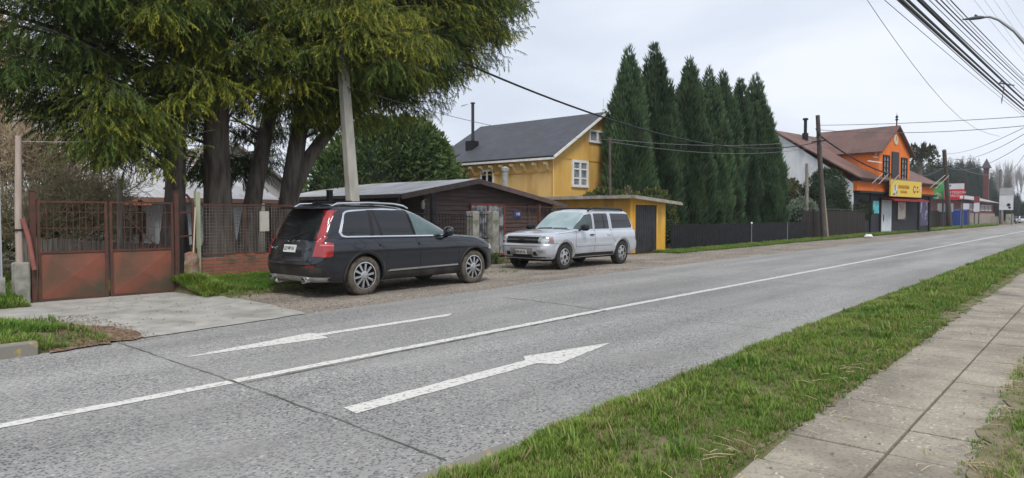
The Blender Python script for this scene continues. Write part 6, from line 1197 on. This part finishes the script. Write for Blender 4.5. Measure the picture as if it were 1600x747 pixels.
kb = thing('planter_block', 'dark stone block at the foot of the distant grey pole', 'block', (157, 13.6, 0)); b = MB(); b.prism([(-1.6, 0), (1.6, 0), (1.2, 1.9), (-1.2, 1.9)], 'y', -.5, .5); b.build('block', oldconc, kb, bevel=.1)
fc = thing('distant_car', 'white car facing the camera at the far end of the road', 'car', (178, 12.9, 0), R(180))
b = MB(); b.prism([(-2.1, .35), (2.1, .35), (2.12, .8), (1.3, 1.0), (.7, 1.5), (-1.3, 1.52), (-2.0, 1.05), (-2.12, .8)], 'y', -.88, .88); b.build('body', bpy.data.materials['white_car_paint'], fc, bevel=.1)
b = MB(); b.add([(1.32, -.72, 1.02), (1.32, .72, 1.02), (.74, .62, 1.47), (.74, -.62, 1.47)], [(0, 1, 2, 3)]); b.v = [(x+.03, y, z+.03) for x, y, z in b.v]; b.build('windscreen', glassd, fc)
b = MB(); b.prism([(1.1, 1.04), (.62, 1.44), (-1.2, 1.45), (-1.8, 1.06)], 'y', -.89, .89); b.build('window', glassd, fc)
for x in (-1.3, 1.3):
    for y in (-.86, .70): b = MB(); b.lathe([(.02, y), (.3, y), (.31, y+.03), (.31, y+.13), (.3, y+.16), (.02, y+.16)], 18, 'y', (x, 0, .31)); b.build('wheel', rubber, fc, True)
for s in (-.6, .6): b = MB(); b.box(2.09, 2.15, s-.16, s+.16, .72, .86); b.build('headlight', glassw, fc)
dc = thing('distant_car', 'dark hatchback just in front of the distant white car', 'car', (168, 14.2, 0), R(180))
b = MB(); b.prism([(-1.9, .35), (1.9, .35), (1.95, .8), (1.1, 1.0), (.6, 1.45), (-1.5, 1.47), (-1.9, .9)], 'y', -.82, .82); b.build('body', paint_b, dc, bevel=.1); b = MB(); b.prism([(.95, 1.02), (.5, 1.4), (-1.4, 1.41), (-1.6, 1.02)], 'y', -.83, .83); b.build('window', glassd, dc)
for x in (-1.2, 1.2):
    for y in (-.8, .66): b = MB(); b.lathe([(.02, y), (.3, y), (.31, y+.03), (.31, y+.11), (.3, y+.14), (.02, y+.14)], 18, 'y', (x, 0, .31)); b.build('wheel', rubber, dc, True)

lb_ = MB(); lb_.lathe([(0, 0), (.34, .02), (.40, .08), (.25, .2), (0, .24)], 9, 'z', (0, 0, 0)); lb_.v = [(x*(1.6+.3*math.sin(y*9)), y*.7, z*(1+.4*math.sin(x*11+y*7))) for x, y, z in lb_.v]; o = lb_.build('litter_bag', whitep, None, True); o.location = (55, 13.15, -.02); tag(o, 'white plastic litter bag lying on the gravel in front of the shop fence', 'litter')
# ------------------------------------------------------------ air
hz = MB(); hz.box(-170, 1490, -520, 720, -1.5, 48); ho = hz.build('haze', None); ho['kind'] = 'stuff'; ho['label'] = 'thin damp air paling the far wood and the end of the road'
hm = bpy.data.materials.new('damp_air'); hm.use_nodes = True; hn = hm.node_tree.nodes; hn.remove(hn['Principled BSDF']); pvv = hn.new('ShaderNodeVolumePrincipled')
pvv.inputs['Color'].default_value = (.88, .91, .95, 1); pvv.inputs['Density'].default_value = .00042; pvv.inputs['Anisotropy'].default_value = .2
hm.node_tree.links.new(pvv.outputs[0], hn['Material Output'].inputs['Volume']); ho.data.materials.clear(); ho.data.materials.append(hm)
